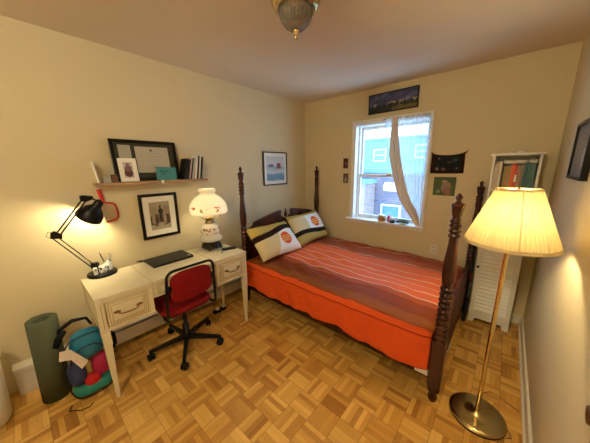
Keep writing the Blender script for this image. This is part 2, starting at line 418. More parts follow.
def building(name, label, x0, x1, y0, y1, z0, z1, wallm, wins, roofm=None, cap=True):
    t = thing(name, label, 'building', ((x0 + x1) / 2, y0, z0))
    MB().box(x0, x1, y0, y1, z0, z1).build('wall', wallm, t)
    if cap: MB().box(x0 - 0.1, x1 + 0.1, y0 - 0.12, y1, z1, z1 + 0.18, 0.02).build('cornice', roofm or M['roof'], t)
    for (a, b_, c_, d, kind) in wins:
        f = MB().box(a, b_, y0 - 0.06, y0 + 0.02, c_, d).build('window', M['white_paint'], t)
        if kind == 'ac': MB().box(a + 0.06, b_ - 0.06, y0 - 0.35, y0 - 0.06, c_ + 0.05, d - 0.1, 0.02).build('air_conditioner', M['white_plastic'], f)
        else:
            zc = (c_ + d) / 2
            b2 = MB().box(a + 0.08, b_ - 0.08, y0 - 0.075, y0 - 0.055, c_ + 0.08, zc - 0.03).box(a + 0.08, b_ - 0.08, y0 - 0.075, y0 - 0.055, zc + 0.03, d - 0.08)
            b2.build('pane', M['win_dark'] if kind == 'd' else M['far_wall'], f)
    return t
YB = D + 8
building('apartment_building', 'bluish brick building across the street with a white air conditioner', -5.2, 2.6, YB, YB + 5, -7, 1.25, M['brick'],
         [(-1.75, -1.15, 0.45, 0.85, 'ac'), (-1.85, -0.95, -1.6, -0.15, 'd'), (-4.2, -3.3, -1.5, 0.9, 'd'), (0.3, 1.2, -1.6, 0.3, 'd')])
building('tan_brick_building', 'low tan brick building in front of the bluish brick one', -5.0, -2.15, YB - 1.2, YB - 0.1, -7, 0.80, M['brick2'], [(-4.3, -3.4, -1.6, -0.3, 'd')])
building('pale_far_building', 'pale blue building beyond the brick roofline', -12, 8, YB + 12, YB + 18, -7, 3.9, M['far_wall'],
         [(-3.9, -2.6, 2.2, 3.3, 'l'), (-7.6, -6.4, 2.0, 3.1, 'l'), (1.0, 2.2, 2.0, 3.1, 'l')])

# ------------------------------------------------------------ baseboard heater along the left wall
t = thing('baseboard_heater', 'cream metal baseboard heater running along the wall behind the desk', 'heater', (0.04, 0.8, 0))
prof = [(0.002, 0.03), (0.002, 0.20), (0.045, 0.20), (0.068, 0.178), (0.068, 0.158), (0.05, 0.168), (0.03, 0.18), (0.03, 0.05)]
MB().prism([(0.0, 0.03), (0.0, 0.205), (0.05, 0.205), (0.072, 0.185), (0.066, 0.180), (0.045, 0.195), (0.012, 0.195), (0.012, 0.03)],
           lambda x, z: (x, -0.125, z), lambda x, z: (x, 2.9, z)).build('back_cover', M['trim'], t)
MB().box(0.060, 0.070, -0.125, 2.9, 0.045, 0.160, 0.003).build('front_panel', M['trim'], t)
b = MB(); b.box(0.013, 0.058, -0.12, 2.88, 0.06, 0.13); b.build('fins', M['dark_metal'], t)
MB().box(0.0, 0.086, -0.228, -0.125, 0.0, 0.165, 0.006).box(0.0, 0.092, -0.232, -0.128, 0.168, 0.218, 0.008).build('end_cap', M['trim'], t)

# ------------------------------------------------------------ the desk
X0, X1, Y0, Y1, ZT = 0.165, 0.640, 0.200, 1.375, 0.765
desk = thing('writing_desk', 'cream painted desk with gold outlines and brass drawer pulls', 'desk', (0.4, 0.79, 0))
b = MB()
for ya, yb in ((Y0, 0.529), (0.531, 1.039), (1.041, Y1)): b.box(X0, X1, ya, yb, ZT - 0.022, ZT, 0.003)
b.mi = 1; b.box(X0 + 0.002, X1 - 0.002, 0.529, 0.531, ZT - 0.02, ZT - 0.001).box(X0 + 0.002, X1 - 0.002, 1.039, 1.041, ZT - 0.02, ZT - 0.001)
b.build('desktop', [M['cream'], M['gold_line']], desk)
def gold_rect(b, x, y0, y1, z0, z1, w_=0.004, axis='x'):
    e = 0.0012
    for (a, c_, d, f) in ((y0, y1, z0, z0 + w_), (y0, y1, z1 - w_, z1), (y0, y0 + w_, z0 + w_, z1 - w_), (y1 - w_, y1, z0 + w_, z1 - w_)):
        if axis == 'x': b.box(x, x + e, a, c_, d, f)
        else: b.box(a, c_, x - e, x, d, f)
ZB = 0.522
for nm, ya, yb in (('left', Y0 + 0.008, 0.527), ('right', 1.043, Y1 - 0.008)):
    b = MB()
    b.box(X0 + 0.01, X1 - 0.035, ya, ya + 0.016, ZB, ZT - 0.022).box(X0 + 0.01, X1 - 0.035, yb - 0.016, yb, ZB, ZT - 0.022)
    b.box(X0 + 0.01, X0 + 0.022, ya + 0.016, yb - 0.016, ZB, ZT - 0.022).box(X0 + 0.022, X1 - 0.035, ya + 0.016, yb - 0.016, ZB, ZB + 0.012)
    b.box(X1 - 0.035, X1 - 0.006, ya, yb, ZB, ZB + 0.022, 0.002).box(X1 - 0.035, X1 - 0.006, ya, yb, ZT - 0.036, ZT - 0.022)
    b.box(X1 - 0.035, X1 - 0.006, ya, ya + 0.03, ZB + 0.022, ZT - 0.036).box(X1 - 0.035, X1 - 0.006, yb - 0.03, yb, ZB + 0.022, ZT - 0.036)
    b.mi = 1
    if nm == 'left': gold_rect(b, ya, X0 + 0.05, X1 - 0.07, ZB + 0.03, ZT - 0.05, 0.004, 'y')
    b.build('pedestal_case', [M['cream'], M['gold_line']], desk)
    da, db = ya + 0.032, yb - 0.032; za, zb = ZB + 0.024, ZT - 0.038
    b = MB(); b.box(X1 - 0.036, X1 - 0.004, da, db, za, zb, 0.002)
    b.box(X1 - 0.005, X1 + 0.003, da + 0.028, db - 0.028, za + 0.026, zb - 0.026, 0.003)
    b.mi = 1; gold_rect(b, X1 - 0.0045, da + 0.006, db - 0.006, za + 0.005, zb - 0.005); gold_rect(b, X1 + 0.0028, da + 0.034, db - 0.034, za + 0.032, zb - 0.032, 0.003)
    gold_rect(b, X1 - 0.0045, da + 0.020, db - 0.020, za + 0.018, zb - 0.018, 0.004)
    dr = b.build('drawer', [M['cream'], M['gold_line']], desk)
    yc, zc = (da + db) / 2, (za + zb) / 2; L = 0.062; b = MB()
    b.tube([(X1 + 0.004, yc - L, zc + 0.004), (X1 + 0.022, yc - L + 0.004, zc), (X1 + 0.026, yc - L + 0.02, zc - 0.010), (X1 + 0.027, yc, zc - 0.013), (X1 + 0.026, yc + L - 0.02, zc - 0.010), (X1 + 0.022, yc + L - 0.004, zc), (X1 + 0.004, yc + L, zc + 0.004)], 0.0042, 8)
    for sgn in (-1, 1):
        b.ell((X1 + 0.006, yc + sgn * (L + 0.004), zc + 0.004), (0.004, 0.020, 0.010), 12, 6)
        b.ell((X1 + 0.007, yc + sgn * (L - 0.008), zc + 0.002), (0.004, 0.010, 0.008), 10, 6)
    h = b.build('handle', M['antique'], dr); h['label'] = 'antique brass bail handle'
# centre apron drawer
b = MB(); za, zb = 0.632, ZT - 0.022
b.box(X0 + 0.02, X1 - 0.012, 0.53, 0.544, za, zb).box(X0 + 0.02, X1 - 0.012, 1.026, 1.04, za, zb).box(X0 + 0.02, X1 - 0.03, 0.544, 1.026, za, za + 0.01)
b.build('centre_case', M['cream'], desk)
b = MB(); b.box(X1 - 0.030, X1 - 0.008, 0.546, 1.024, za, zb, 0.002); b.mi = 1
gold_rect(b, X1 - 0.0085, 0.565, 1.005, za + 0.018, zb - 0.012); gold_rect(b, X1 - 0.0085, 0.58, 0.99, za + 0.03, zb - 0.024, 0.003)
b.build('drawer', [M['cream'], M['gold_line']], desk)
for (lx, ly) in ((X1 - 0.024, Y0 + 0.026), (X1 - 0.024, Y1 - 0.026), (X0 + 0.028, Y0 + 0.026), (X0 + 0.028, Y1 - 0.026)):
    b = MB(); b.taper((lx, ly, 0), (0.010, 0.010), (lx, ly, ZB), (0.024, 0.024), 0.002)
    b.box(lx - 0.026, lx + 0.020, ly - 0.024, ly + 0.024, ZB, ZT - 0.022, 0.002)
    b.mi = 1; b.box(lx + 0.020, lx + 0.0212, ly - 0.003, ly, ZB + 0.02, ZT - 0.04)
    b.build('leg', [M['cream'], M['gold_line']], desk)

# ------------------------------------------------------------ things on the desk
t = thing('laptop', 'closed black laptop lying on the middle of the cream desk', 'laptop', (0.275, 0.80, ZT), 0.02)
MB().box(-0.115, 0.115, -0.17, 0.17, 0, 0.010, 0.003).build('base', M['black_plastic'], t, local=True)
MB().box(-0.115, 0.115, -0.17, 0.17, 0.011, 0.019, 0.003).build('lid', mat('laptop_lid', (0.02, 0.022, 0.022), 0.4), t, local=True)
MB().box(0.06, 0.10, 0.135, 0.150, 0.019, 0.0195).build('badge', M['steel'], t, local=True)
b = MB(); b.tube([(0.145, 0.60, ZT + 0.009), (0.165, 0.625, ZT + 0.009)], 0.008, 10).tube([(0.13, 0.585, ZT + 0.007), (0.146, 0.603, ZT + 0.009)], 0.004, 8)
tag(b.build('cable_plug', M['black_plastic']), 'small black cable plug beside the back corner of the laptop', 'plug')
t = thing('remote_control', 'small black handset lying at the right end of the desk', 'remote', (0.455, 1.305, ZT), -0.35)
MB().box(-0.028, 0.028, -0.068, 0.068, 0, 0.014, 0.005).build('body', M['black_plastic'], t, local=True)
MB().box(-0.020, 0.020, 0.0, 0.056, 0.014, 0.0148).build('screen', mat('screen_glass', (0.03, 0.035, 0.04), 0.15), t, local=True)
b = MB(); b.ell((0.50, 1.20, ZT + 0.004), (0.010, 0.010, 0.004), 12, 6)
tag(b.build('bottle_cap', M['antique']), 'tiny brass coloured cap lying on the desk above the right drawer', 'cap')

# table lamp
LX, LY = 0.30, 1.21
def milk(name, z0, z1, body=0.5):
    m_ = bpy.data.materials.new(name); m_.use_nodes = True; g = NG(m_); o = g.xyz(); z = o[2]
    n1 = g.noise(g.mapv(g.tc, (20, 20, 26)), 1.2, 2); n2 = g.noise(g.mapv(g.tc, (9, 9, 9)), 1.0, 1)
    f = g.m('MULTIPLY', g.band(z, z0, z1), g.m('GREATER_THAN', n1, 0.585))
    flower = g.mix(g.m('GREATER_THAN', n2, 0.5), (0.42, 0.10, 0.06), (0.30, 0.24, 0.10))
    col = g.mix(f, (0.90, 0.86, 0.76), flower)
    t = m_.node_tree; out = [n for n in t.nodes if n.type == 'OUTPUT_MATERIAL'][0]
    tr = g.n('ShaderNodeBsdfTranslucent'); g.l(col, tr.inputs[0]); g.col(col); g.b.inputs['Roughness'].default_value = 0.2
    mx = g.n('ShaderNodeMixShader'); mx.inputs[0].default_value = body
    g.l(g.b.outputs[0], mx.inputs[1]); g.l(tr.outputs[0], mx.inputs[2]); g.l(mx.outputs[0], out.inputs[0])
    return m_
t = thing('table_lamp', 'lit white milk glass parlour lamp with painted flowers on the desk', 'lamp', (LX, LY, ZT))
b = MB(); b.lathe([(0, 0.022), (0.088, 0.022), (0.092, 0.034), (0.078, 0.046), (0.070, 0.060), (0.086, 0.072), (0.080, 0.082), (0, 0.082)], (LX, LY, ZT), 28)
for k in range(4):
    a = PI / 4 + k * PI / 2; ca, sa = math.cos(a), math.sin(a)
    b.tube([(LX + 0.060 * ca, LY + 0.060 * sa, ZT + 0.045), (LX + 0.085 * ca, LY + 0.085 * sa, ZT + 0.040), (LX + 0.092 * ca, LY + 0.092 * sa, ZT + 0.012), (LX + 0.098 * ca, LY + 0.098 * sa, ZT + 0.006)], [0.014, 0.016, 0.010, 0.006], 8)
    a += PI / 4; ca, sa = math.cos(a), math.sin(a); b.ell((LX + 0.082 * ca, LY + 0.082 * sa, ZT + 0.052), (0.014, 0.014, 0.018), 8, 6)
b.build('foot', M['dark_metal'], t)
b = MB(); b.lathe([(0.070, 0.082), (0.104, 0.094), (0.110, 0.112), (0.100, 0.130), (0.084, 0.145), (0.080, 0.155), (0.088, 0.175), (0.090, 0.200), (0.082, 0.225), (0.062, 0.248), (0.045, 0.258), (0.045, 0.268)], (LX, LY, ZT), 32)
b.build('font', milk('milk_glass_body', 0.165, 0.225, 0.25), t)
b = MB(); b.lathe([(0.046, 0.266), (0.050, 0.274), (0.034, 0.284), (0.030, 0.300), (0.042, 0.310), (0.040, 0.320), (0.022, 0.326), (0.018, 0.350), (0, 0.352)], (LX, LY, ZT), 24)
for k in range(4):
    a = k * PI / 2 + 0.4; ca, sa = math.cos(a), math.sin(a)
    b.tube([(LX + 0.03 * ca, LY + 0.03 * sa, ZT + 0.30), (LX + 0.08 * ca, LY + 0.08 * sa, ZT + 0.315), (LX + 0.125 * ca, LY + 0.125 * sa, ZT + 0.345), (LX + 0.158 * ca, LY + 0.158 * sa, ZT + 0.368)], 0.003, 6)
b.lathe([(0.148, 0.362), (0.160, 0.362), (0.160, 0.372), (0.148, 0.372)], (LX, LY, ZT), 32)
b.build('burner', M['antique'], t)
b = MB(); prof = [(0.160, 0.362), (0.172, 0.366), (0.178, 0.385), (0.178, 0.410), (0.172, 0.440), (0.158, 0.472), (0.136, 0.502), (0.108, 0.526), (0.082, 0.542), (0.070, 0.552), (0.072, 0.566), (0.080, 0.582), (0.078, 0.594), (0.070, 0.602)]
b.lathe(prof, (LX, LY, ZT), 40, wob=lambda k, z: 0.0025 * math.cos(k * PI) if z < 0.39 or z > 0.575 else 0)
b.build('lamp_shade', milk('milk_glass_shade', 0.395, 0.445, 0.22), t)
MB().lathe([(0, 0.35), (0.014, 0.352), (0.018, 0.37), (0.030, 0.40), (0.030, 0.42), (0.018, 0.44), (0, 0.446)], (LX, LY, ZT), 16).build('light_bulb', glow('table_bulb', P_TABLE, 0.013, WARM), t)

# desk lamp with spring arms
BX, BY = 0.19, 0.335
t = thing('desk_lamp', 'lit black spring arm desk lamp at the left end of the desk', 'lamp', (BX, BY, ZT))
MB().lathe([(0, 0), (0.094, 0), (0.096, 0.006), (0.094, 0.018), (0.085, 0.024), (0, 0.026)], (BX, BY, ZT), 40).build('base', M['black'], t)
P0 = Vector((BX - 0.01, BY - 0.03, ZT + 0.026)); P1 = Vector((BX, 0.125, 1.125)); P2 = Vector((BX, 0.310, 1.362))
b = MB(); b.lathe([(0.020, 0), (0.020, 0.02), (0.010, 0.024), (0.010, 0.06), (0, 0.06)], P0, 16); b.box(P0.x - 0.016, P0.x + 0.016, P0.y - 0.03, P0.y + 0.02, P0.z + 0.03, P0.z + 0.075, 0.003)
b.build('pivot', M['black'], t)
def arm(nm, a, c_, off):
    b = MB(); d = (c_ - a).normalized(); n = Vector((0, -d.z, d.y))
    for sx_ in (-0.012, 0.012):
        for k in (0, 1): 
            o_ = Vector((sx_, 0, 0)) + n * (off * k)
            b.tube([a + o_, c_ + o_], 0.0032, 6)
    L = (c_ - a).length
    b.build(nm, M['black'], t)
    b = MB(); q0 = a + d * 0.03 + n * off * 0.5; q1 = a + d * (L * 0.42) + n * off * 0.5; pts = []
    N = 14
    for k in range(N * 8 + 1):
        u = k / (N * 8); ang = 2 * PI * N * u
        pts.append(q0.lerp(q1, u) + Vector((0.0045 * math.cos(ang), 0, 0)) + n * 0.0045 * math.sin(ang))
    b.tube(pts, 0.0011, 5)
    b.build('spring', M['steel'], t)
PA = P0 + Vector((0, -0.005, 0.055))
arm('lower_arm', PA, P1, 0.024); arm('upper_arm', P1, P2, -0.022)
b = MB(); b.prism([(-0.028, -0.018), (0.03, -0.03), (0.035, 0.0), (0.0, 0.03), (-0.02, 0.02)], lambda y, z: (BX - 0.016, P1.y + y, P1.z + z), lambda y, z: (BX + 0.016, P1.y + y, P1.z + z), 0.002)
b.build('elbow_joint', M['black'], t)
MO = Vector((0.145, 0.325, 1.212)); CA = Vector((0.205, 0.396, 1.326)); ax = (MO - CA).normalized()
b = MB(); b.prism([(-0.02, -0.02), (0.01, -0.03), (0.05, -0.015), (0.055, 0.008), (0.0, 0.02), (-0.02, 0.015)], lambda y, z: (BX - 0.014, P2.y + y, P2.z + z), lambda y, z: (BX + 0.014, P2.y + y, P2.z + z), 0.002)
b.tube([P2 + Vector((0, 0.045, -0.004)), P2 + Vector((0.004, 0.075, -0.03)), CA + ax * 0.03 + Vector((0.01, 0.0, 0.0))], 0.006, 8)
b.build('head_bracket', M['black'], t)
q = ax.to_track_quat('Z', 'Y').to_matrix().to_4x4(); mm = Matrix.Translation(CA) @ q
b = MB(); b.lathe([(0, -0.012), (0.018, -0.010), (0.028, 0.0), (0.030, 0.040), (0.036, 0.048), (0.060, 0.075), (0.078, 0.105), (0.085, 0.140), (0.086, 0.150), (0.083, 0.150), (0.075, 0.108), (0.056, 0.078), (0.030, 0.052), (0, 0.050)], mtx=mm, seg=32)
hd = b.build('lamp_shade', M['black'], t)
for k in range(4): pass
MB().ell(CA + ax * 0.105, (0.026, 0.026, 0.032), 14, 8, q).build('light_bulb', glow('desk_bulb', P_DESK, 0.0098, WARM), t)
b = MB(); b.tube([P1 + Vector((0.0, 0.0, 0.01)), P1 + Vector((0.0, -0.03, 0.03)), P1 + Vector((0, -0.045, 0.0)), P1 + Vector((0, -0.02, -0.02))], 0.002, 6)
b.build('cord', M['black'], t)

# small things standing on the lamp base
def pot(x, y, r, h, label, m_, grp=None, z=ZT + 0.0255):
    b = MB(); b.lathe([(0, 0), (r * 0.9, 0), (r, 0.004), (r, h), (r - 0.003, h), (r - 0.004, 0.006), (0, 0.006)], (x, y, z), 20)
    return tag(b.build('pen_cup', m_), label, 'cup', grp)
M['cup_white'] = mat('white_ceramic', (0.72, 0.72, 0.70), 0.3)
cupm = mat('spotted_cup', (0.7, 0.7, 0.68), 0.4); g = NG(cupm); g.xyz(); g.col(g.mix(g.m('GREATER_THAN', g.noise(g.tc, 45, 1), 0.60), (0.72, 0.72, 0.69), (0.03, 0.03, 0.03)))
pot(0.232, 0.335, 0.024, 0.055, 'white spotted pen cup on the front of the desk lamp base', cupm)
pot(0.195, 0.378, 0.025, 0.070, 'taller white spotted pen cup holding pens behind the other cup', cupm)
t2 = thing('tape_dispenser', 'small white dispenser standing left on the black lamp base', 'dispenser', (0.243, 0.287, ZT + 0.0255))
MB().box(0.228, 0.258, 0.276, 0.300, ZT + 0.0255, ZT + 0.080, 0.004).build('body', M['cup_white'], t2)
b = MB(); b.mi = 0; b.cyl((0, 0, 0), 0.006, 0.002, 12, Matrix.Translation((0.258, 0.288, ZT + 0.066)) @ Matrix.Rotation(PI / 2, 4, 'Y')); b.build('dial', M['black_plastic'], t2)
pens = [((0.185, 0.372), (-0.012, -0.030), 0.135, (0.05, 0.01, 0.01), 'dark red pen leaning left in the tall pen cup'),
        ((0.198, 0.386), (0.004, 0.030), 0.130, (0.55, 0.50, 0.38), 'beige pencil leaning right in the tall pen cup'),
        ((0.203, 0.372), (0.012, 0.018), 0.115, (0.70, 0.68, 0.62), 'white pen standing in the tall pen cup'),
        ((0.190, 0.388), (-0.010, 0.010), 0.120, (0.10, 0.10, 0.10), 'black pen at the back of the tall pen cup')]
for (x, y), (dx, dy), L, c_, lab in pens:
    b = MB(); z0 = ZT + 0.034; b.tube([(x, y, z0), (x + dx * 0.9, y + dy * 0.9, z0 + L * 0.86), (x + dx, y + dy, z0 + L)], [0.0035, 0.0038, 0.002], 8)
    tag(b.build('pen', mat('pen', c_, 0.4)), lab, 'pen', None)

# ------------------------------------------------------------ wall shelf with its things
SZ = 1.457
t = thing('wall_shelf', 'narrow pale wooden shelf on the left wall above the desk', 'shelf', (0.0, 0.87, 1.431))
MB().box(0.0, 0.135, 0.41, 1.330, 1.436, SZ, 0.002).build('board', M['shelf_wood'], t)
for y in (0.62, 1.16): MB().box(0.0, 0.10, y - 0.008, y + 0.008, 1.428, 1.436).build('bracket', M['white_paint'], t)

def frame(name, label, cat, cx, cz, wd, ht, ft, dep, plane, fm, draw, mat_w=0.0, mat_m=None, tilt=0.0, base=None, roll_=0.0, parts=True):
    """picture frame in local coords: x right, z up, y=0 back; faces -y. plane places it."""
    t = thing(name, label, cat, plane[0], rot=(tilt, roll_, plane[1]))
    b = MB(); z0 = 0 if base else -ht / 2; z1 = z0 + ht
    if ft:
        b.box(-wd / 2, -wd / 2 + ft, -dep, 0, z0, z1, 0.003).box(wd / 2 - ft, wd / 2, -dep, 0, z0, z1, 0.003)
        b.box(-wd / 2 + ft, wd / 2 - ft, -dep, 0, z0, z0 + ft, 0.003).box(-wd / 2 + ft, wd / 2 - ft, -dep, 0, z1 - ft, z1, 0.003)
        b.build('frame', fm, t, local=True)
    MB().box(-wd / 2 + ft * .9, wd / 2 - ft * .9, -dep * 0.55, -0.001, z0 + ft * .9, z1 - ft * .9).build('mat_board', mat_m or M['paper'], t, local=True)
    if mat_w is not None:
        a = ft + mat_w
        MB().box(-wd / 2 + a, wd / 2 - a, -dep * 0.6, -dep * 0.55, z0 + a, z1 - a).build('print', draw, t, local=True)
    return t
LW = lambda y, z, x=0.002: ((x, y, z), PI / 2)        # faces +x
BWp = lambda x, z, y=D - 0.002: ((x, y, z), 0.0)       # faces -y
RW = lambda y, z, x=W - 0.002: ((x, y, z), -PI / 2)   # faces -x

# diploma leaning on the shelf
green_mat = mat('dark_mat_board', (0.045, 0.045, 0.028), 0.7)
t = frame('diploma_frame', 'large black framed diploma leaning on the wall shelf', 'frame', 0, 0, 0.52, 0.345, 0.028, 0.02, ((0.062, 0.810, SZ + 0.001), PI / 2), M['blackframe'], None, None, green_mat, tilt=-0.13, base=True)
MB().box(-0.085, 0.185, -0.014, -0.0125, 0.070, 0.292).build('certificate', mat('cream_certificate', (0.42, 0.39, 0.31), 0.7), t, local=True)
b = MB(); b.cyl((0, 0, 0), 0.010, 0.001, 16, Matrix.Translation((0.04, -0.014, 0.262)) @ Matrix.Rotation(PI / 2, 4, 'X')); b.build('seal', mat('seal_ink', (0.12, 0.08, 0.05), 0.8), t, local=True)
b = MB(); ink = mat('faded_ink', (0.34, 0.27, 0.22), 0.9)
for z, w2 in ((0.235, 0.07), (0.215, 0.10), (0.205, 0.10), (0.180, 0.05), (0.165, 0.09), (0.125, 0.03), (0.11, 0.03)): b.box(0.04 - w2, 0.04 + w2, -0.0145, -0.0138, z, z + 0.0022)
b.build('text_lines', ink, t, local=True)
MB().box(-0.205, -0.115, -0.014, -0.0125, 0.15, 0.30).build('inset_card', mat('grey_card', (0.36, 0.34, 0.28), 0.7), t, local=True)

def photo_mat(name, bgc, spots, grain=0.25):
    """small picture as colour blobs: spots = (x, z, rx, rz, colour) in local metres"""
    m_ = mat(name, bgc, 0.6); g = NG(m_); o = g.xyz(); n = g.noise(g.tc, 28, 3)
    col = g.mix(g.m('MULTIPLY', n, grain), bgc, tuple(v * 0.4 for v in bgc))
    jx = g.m('MULTIPLY', g.m('SUBTRACT', n, 0.5), 0.02)
    for (x, z, rx, rz, c_) in spots:
        dx = g.m('DIVIDE', g.m('ADD', g.m('SUBTRACT', o[0], x), jx), rx); dz = g.m('DIVIDE', g.m('ADD', g.m('SUBTRACT', o[2], z), jx), rz)
        r2 = g.m('ADD', g.m('MULTIPLY', dx, dx), g.m('MULTIPLY', dz, dz))
        col = g.mix(g.m('LESS_THAN', r2, 1.0), col, c_)
    g.col(col); return m_
frame('standing_photo', 'small white framed photo of a person in maroon, leaning on the diploma', 'frame', 0, 0, 0.132, 0.192, 0.010, 0.012, ((0.098, 0.645, SZ + 0.001), PI / 2), M['white_paint'],
      photo_mat('person_photo', (0.50, 0.48, 0.46), [(0, 0.075, 0.030, 0.038, (0.10, 0.03, 0.03)), (0, 0.108, 0.025, 0.024, (0.20, 0.10, 0.08)), (0, 0.140, 0.012, 0.014, (0.25, 0.14, 0.10))]), 0.022, M['paper'], tilt=-0.16, base=True)
t = thing('greeting_card', 'teal card with dark handwriting leaning on the diploma', 'card', (0.098, 0.938, SZ + 0.001), rot=(-0.12, 0.06, PI / 2))
MB().box(-0.088, 0.088, -0.004, 0, 0, 0.118, 0.001).build('card', mat('teal_card', (0.06, 0.24, 0.24), 0.6), t, local=True)
b = MB(); b.tube([(-0.055, -0.005, 0.075), (-0.045, -0.005, 0.085), (-0.035, -0.005, 0.072), (-0.02, -0.005, 0.084), (0.0, -0.005, 0.078), (0.015, -0.005, 0.086)], 0.003, 6)
b.tube([(-0.05, -0.005, 0.052), (-0.03, -0.005, 0.058), (-0.012, -0.005, 0.052)], 0.0025, 6)
b.build('handwriting', mat('navy_ink', (0.01, 0.03, 0.05), 0.7), t, local=True)
MB().box(0.1365, 0.1385, 0.86, 0.885, 1.428, SZ).build
tag(MB().box(0.1355, 0.139, 0.872, 0.895, 1.432, 1.462, 0.001).build('paper_clip_tag', M['white_plastic']), 'tiny white tag on the shelf edge below the teal card', 'tag')
# left end of the shelf
t = frame('side_frame', 'thin white panel standing askew at the left end of the shelf', 'frame', 0, 0, 0.085, 0.165, 0.008, 0.010, ((0.085, 0.440, SZ + 0.001), -0.12), M['white_paint'], None, None, M['white_plastic'], tilt=0.13, base=True)
t = thing('trinket_box', 'tiny silver grey box at the left end of the shelf', 'box', (0.10, 0.485, SZ)); MB().box(0.082, 0.118, 0.463, 0.507, SZ, SZ + 0.036, 0.003).build('body', mat('silver_card', (0.35, 0.35, 0.34), 0.35), t); MB().box(0.080, 0.120, 0.461, 0.509, SZ + 0.036, SZ + 0.044, 0.002).build('lid', mat('silver_lid', (0.45, 0.45, 0.44), 0.3), t)
t = thing('wooden_box', 'small dark brown box between the silver box and the diploma', 'box', (0.10, 0.546, SZ)); MB().box(0.080, 0.118, 0.517, 0.558, SZ, SZ + 0.052, 0.002).build('body', mat('brown_box', (0.13, 0.05, 0.03), 0.5), t); MB().box(0.079, 0.119, 0.516, 0.559, SZ + 0.052, SZ + 0.062, 0.002).build('lid', mat('brown_lid', (0.09, 0.035, 0.02), 0.5), t)
# books on the wall shelf
def book(name, label, th, dep, ht, loc, yaw_, lean, cover, group=None, roll2=0.0, cat='book'):
    """local: x thickness, y depth (spine at -y), z height"""
    t = thing(name, label, cat, loc, group=group, rot=(0, lean, yaw_))
    b = MB(); b.box(-th / 2, -th / 2 + 0.0022, 0, dep, 0, ht).box(th / 2 - 0.0022, th / 2, 0, dep, 0, ht).box(-th / 2 + 0.0022, th / 2 - 0.0022, 0, 0.0025, 0, ht)
    b.build('cover', cover, t, local=True)
    MB().box(-th / 2 + 0.0022, th / 2 - 0.0022, 0.0025, dep - 0.003, 0.003, ht - 0.003).build('pages', M['paper'], t, local=True)
    return t
def cov(c_): return mat('cover', c_, 0.45)
sb = [(0.026, 0.195, (0.012, 0.012, 0.012), 'thick black book leaning first in the row beside the diploma'),
      (0.022, 0.190, (0.030, 0.022, 0.020), 'dark brown book leaning second beside the diploma'),
      (0.014, 0.205, (0.45, 0.33, 0.28), 'pinkish beige book leaning in the row on the wall shelf'),
      (0.012, 0.200, (0.02, 0.02, 0.02), 'thin black book between the beige and grey ones on the wall shelf'),
      (0.016, 0.205, (0.42, 0.40, 0.36), 'grey book with cream edges on the wall shelf'),
      (0.018, 0.225, (0.70, 0.67, 0.60), 'tall white book near the right end of the wall shelf'),
      (0.016, 0.225, (0.02, 0.035, 0.03), 'dark green book beside the tall white one on the wall shelf'),
      (0.012, 0.235, (0.62, 0.60, 0.56), 'thin pale book second from the right end of the wall shelf'),
      (0.018, 0.215, (0.015, 0.015, 0.015), 'black book upright at the right end of the wall shelf')]
y = 1.078; leans = (0.22, 0.215, 0.21, 0.205, 0.20, 0.17, 0.165, 0.16, 0.155)
for (th, ht, c_, lab), ln in zip(sb, leans):
    y += th / 2 + 0.002
    book('book', lab, th, 0.105, ht, (0.128, y, SZ + 0.001 + math.sin(ln) * th / 2), PI / 2, ln, cov(c_)); y += th / 2 + (0.010 if lab.startswith('grey') else 0.003 if lab.startswith('dark green') or lab.startswith('thin pale') else 0)

# red bow saw hanging under the shelf
t = thing('bow_saw', 'red framed bow saw hanging on the wall under the shelf', 'saw', (0.012, 0.48, 1.30))
b = MB(); b.tube([(0.012, 0.437, 1.405), (0.012, 0.444, 1.36), (0.012, 0.450, 1.315), (0.012, 0.452, 1.295)], [0.015, 0.017, 0.013, 0.010], 10); b.build('handle', M['red'], t)
b = MB(); b.tube([(0.012, 0.450, 1.300), (0.012, 0.470, 1.292), (0.012, 0.510, 1.286), (0.012, 0.526, 1.274), (0.012, 0.535, 1.245), (0.012, 0.540, 1.20), (0.012, 0.536, 1.165), (0.012, 0.520, 1.146), (0.012, 0.48, 1.138), (0.012, 0.452, 1.136)], 0.0075, 10); b.build('bow', M['red'], t)
MB().box(0.011, 0.013, 0.447, 0.463, 1.135, 1.300).build('blade', M['steel'], t)

# sepia picture
sep = photo_mat('sepia_print', (0.46, 0.40, 0.30), [(-0.06, 0.05, 0.035, 0.04, (0.30, 0.25, 0.18)), (0.06, 0.045, 0.035, 0.05, (0.28, 0.22, 0.16)), (0, -0.015, 0.105, 0.035, (0.20, 0.15, 0.10)), (0, -0.06, 0.10, 0.04, (0.12, 0.08, 0.055)),
    (-0.062, -0.03, 0.014, 0.05, (0.30, 0.24, 0.17)), (-0.035, -0.035, 0.012, 0.045, (0.05, 0.04, 0.03)), (-0.085, -0.045, 0.012, 0.04, (0.07, 0.05, 0.035)), (0.04, -0.035, 0.014, 0.05, (0.32, 0.25, 0.18)), (0.065, -0.04, 0.014, 0.05, (0.05, 0.035, 0.03)), (0.088, -0.05, 0.010, 0.04, (0.24, 0.10, 0.07)),
    (0.005, -0.01, 0.013, 0.085, (0.025, 0.02, 0.016)), (0.005, 0.04, 0.022, 0.03, (0.03, 0.025, 0.02)), (0.005, 0.085, 0.010, 0.013, (0.06, 0.045, 0.035)), (0.0, -0.085, 0.03, 0.02, (0.34, 0.28, 0.20))], 0.7)
frame('framed_picture', 'black framed sepia picture of figures hanging below the wall shelf', 'picture', 0, 0, 0.335, 0.42, 0.026, 0.022, LW(0.868, 1.125), M['blackframe'], sep, 0.052, M['paper'], roll_=0.0)
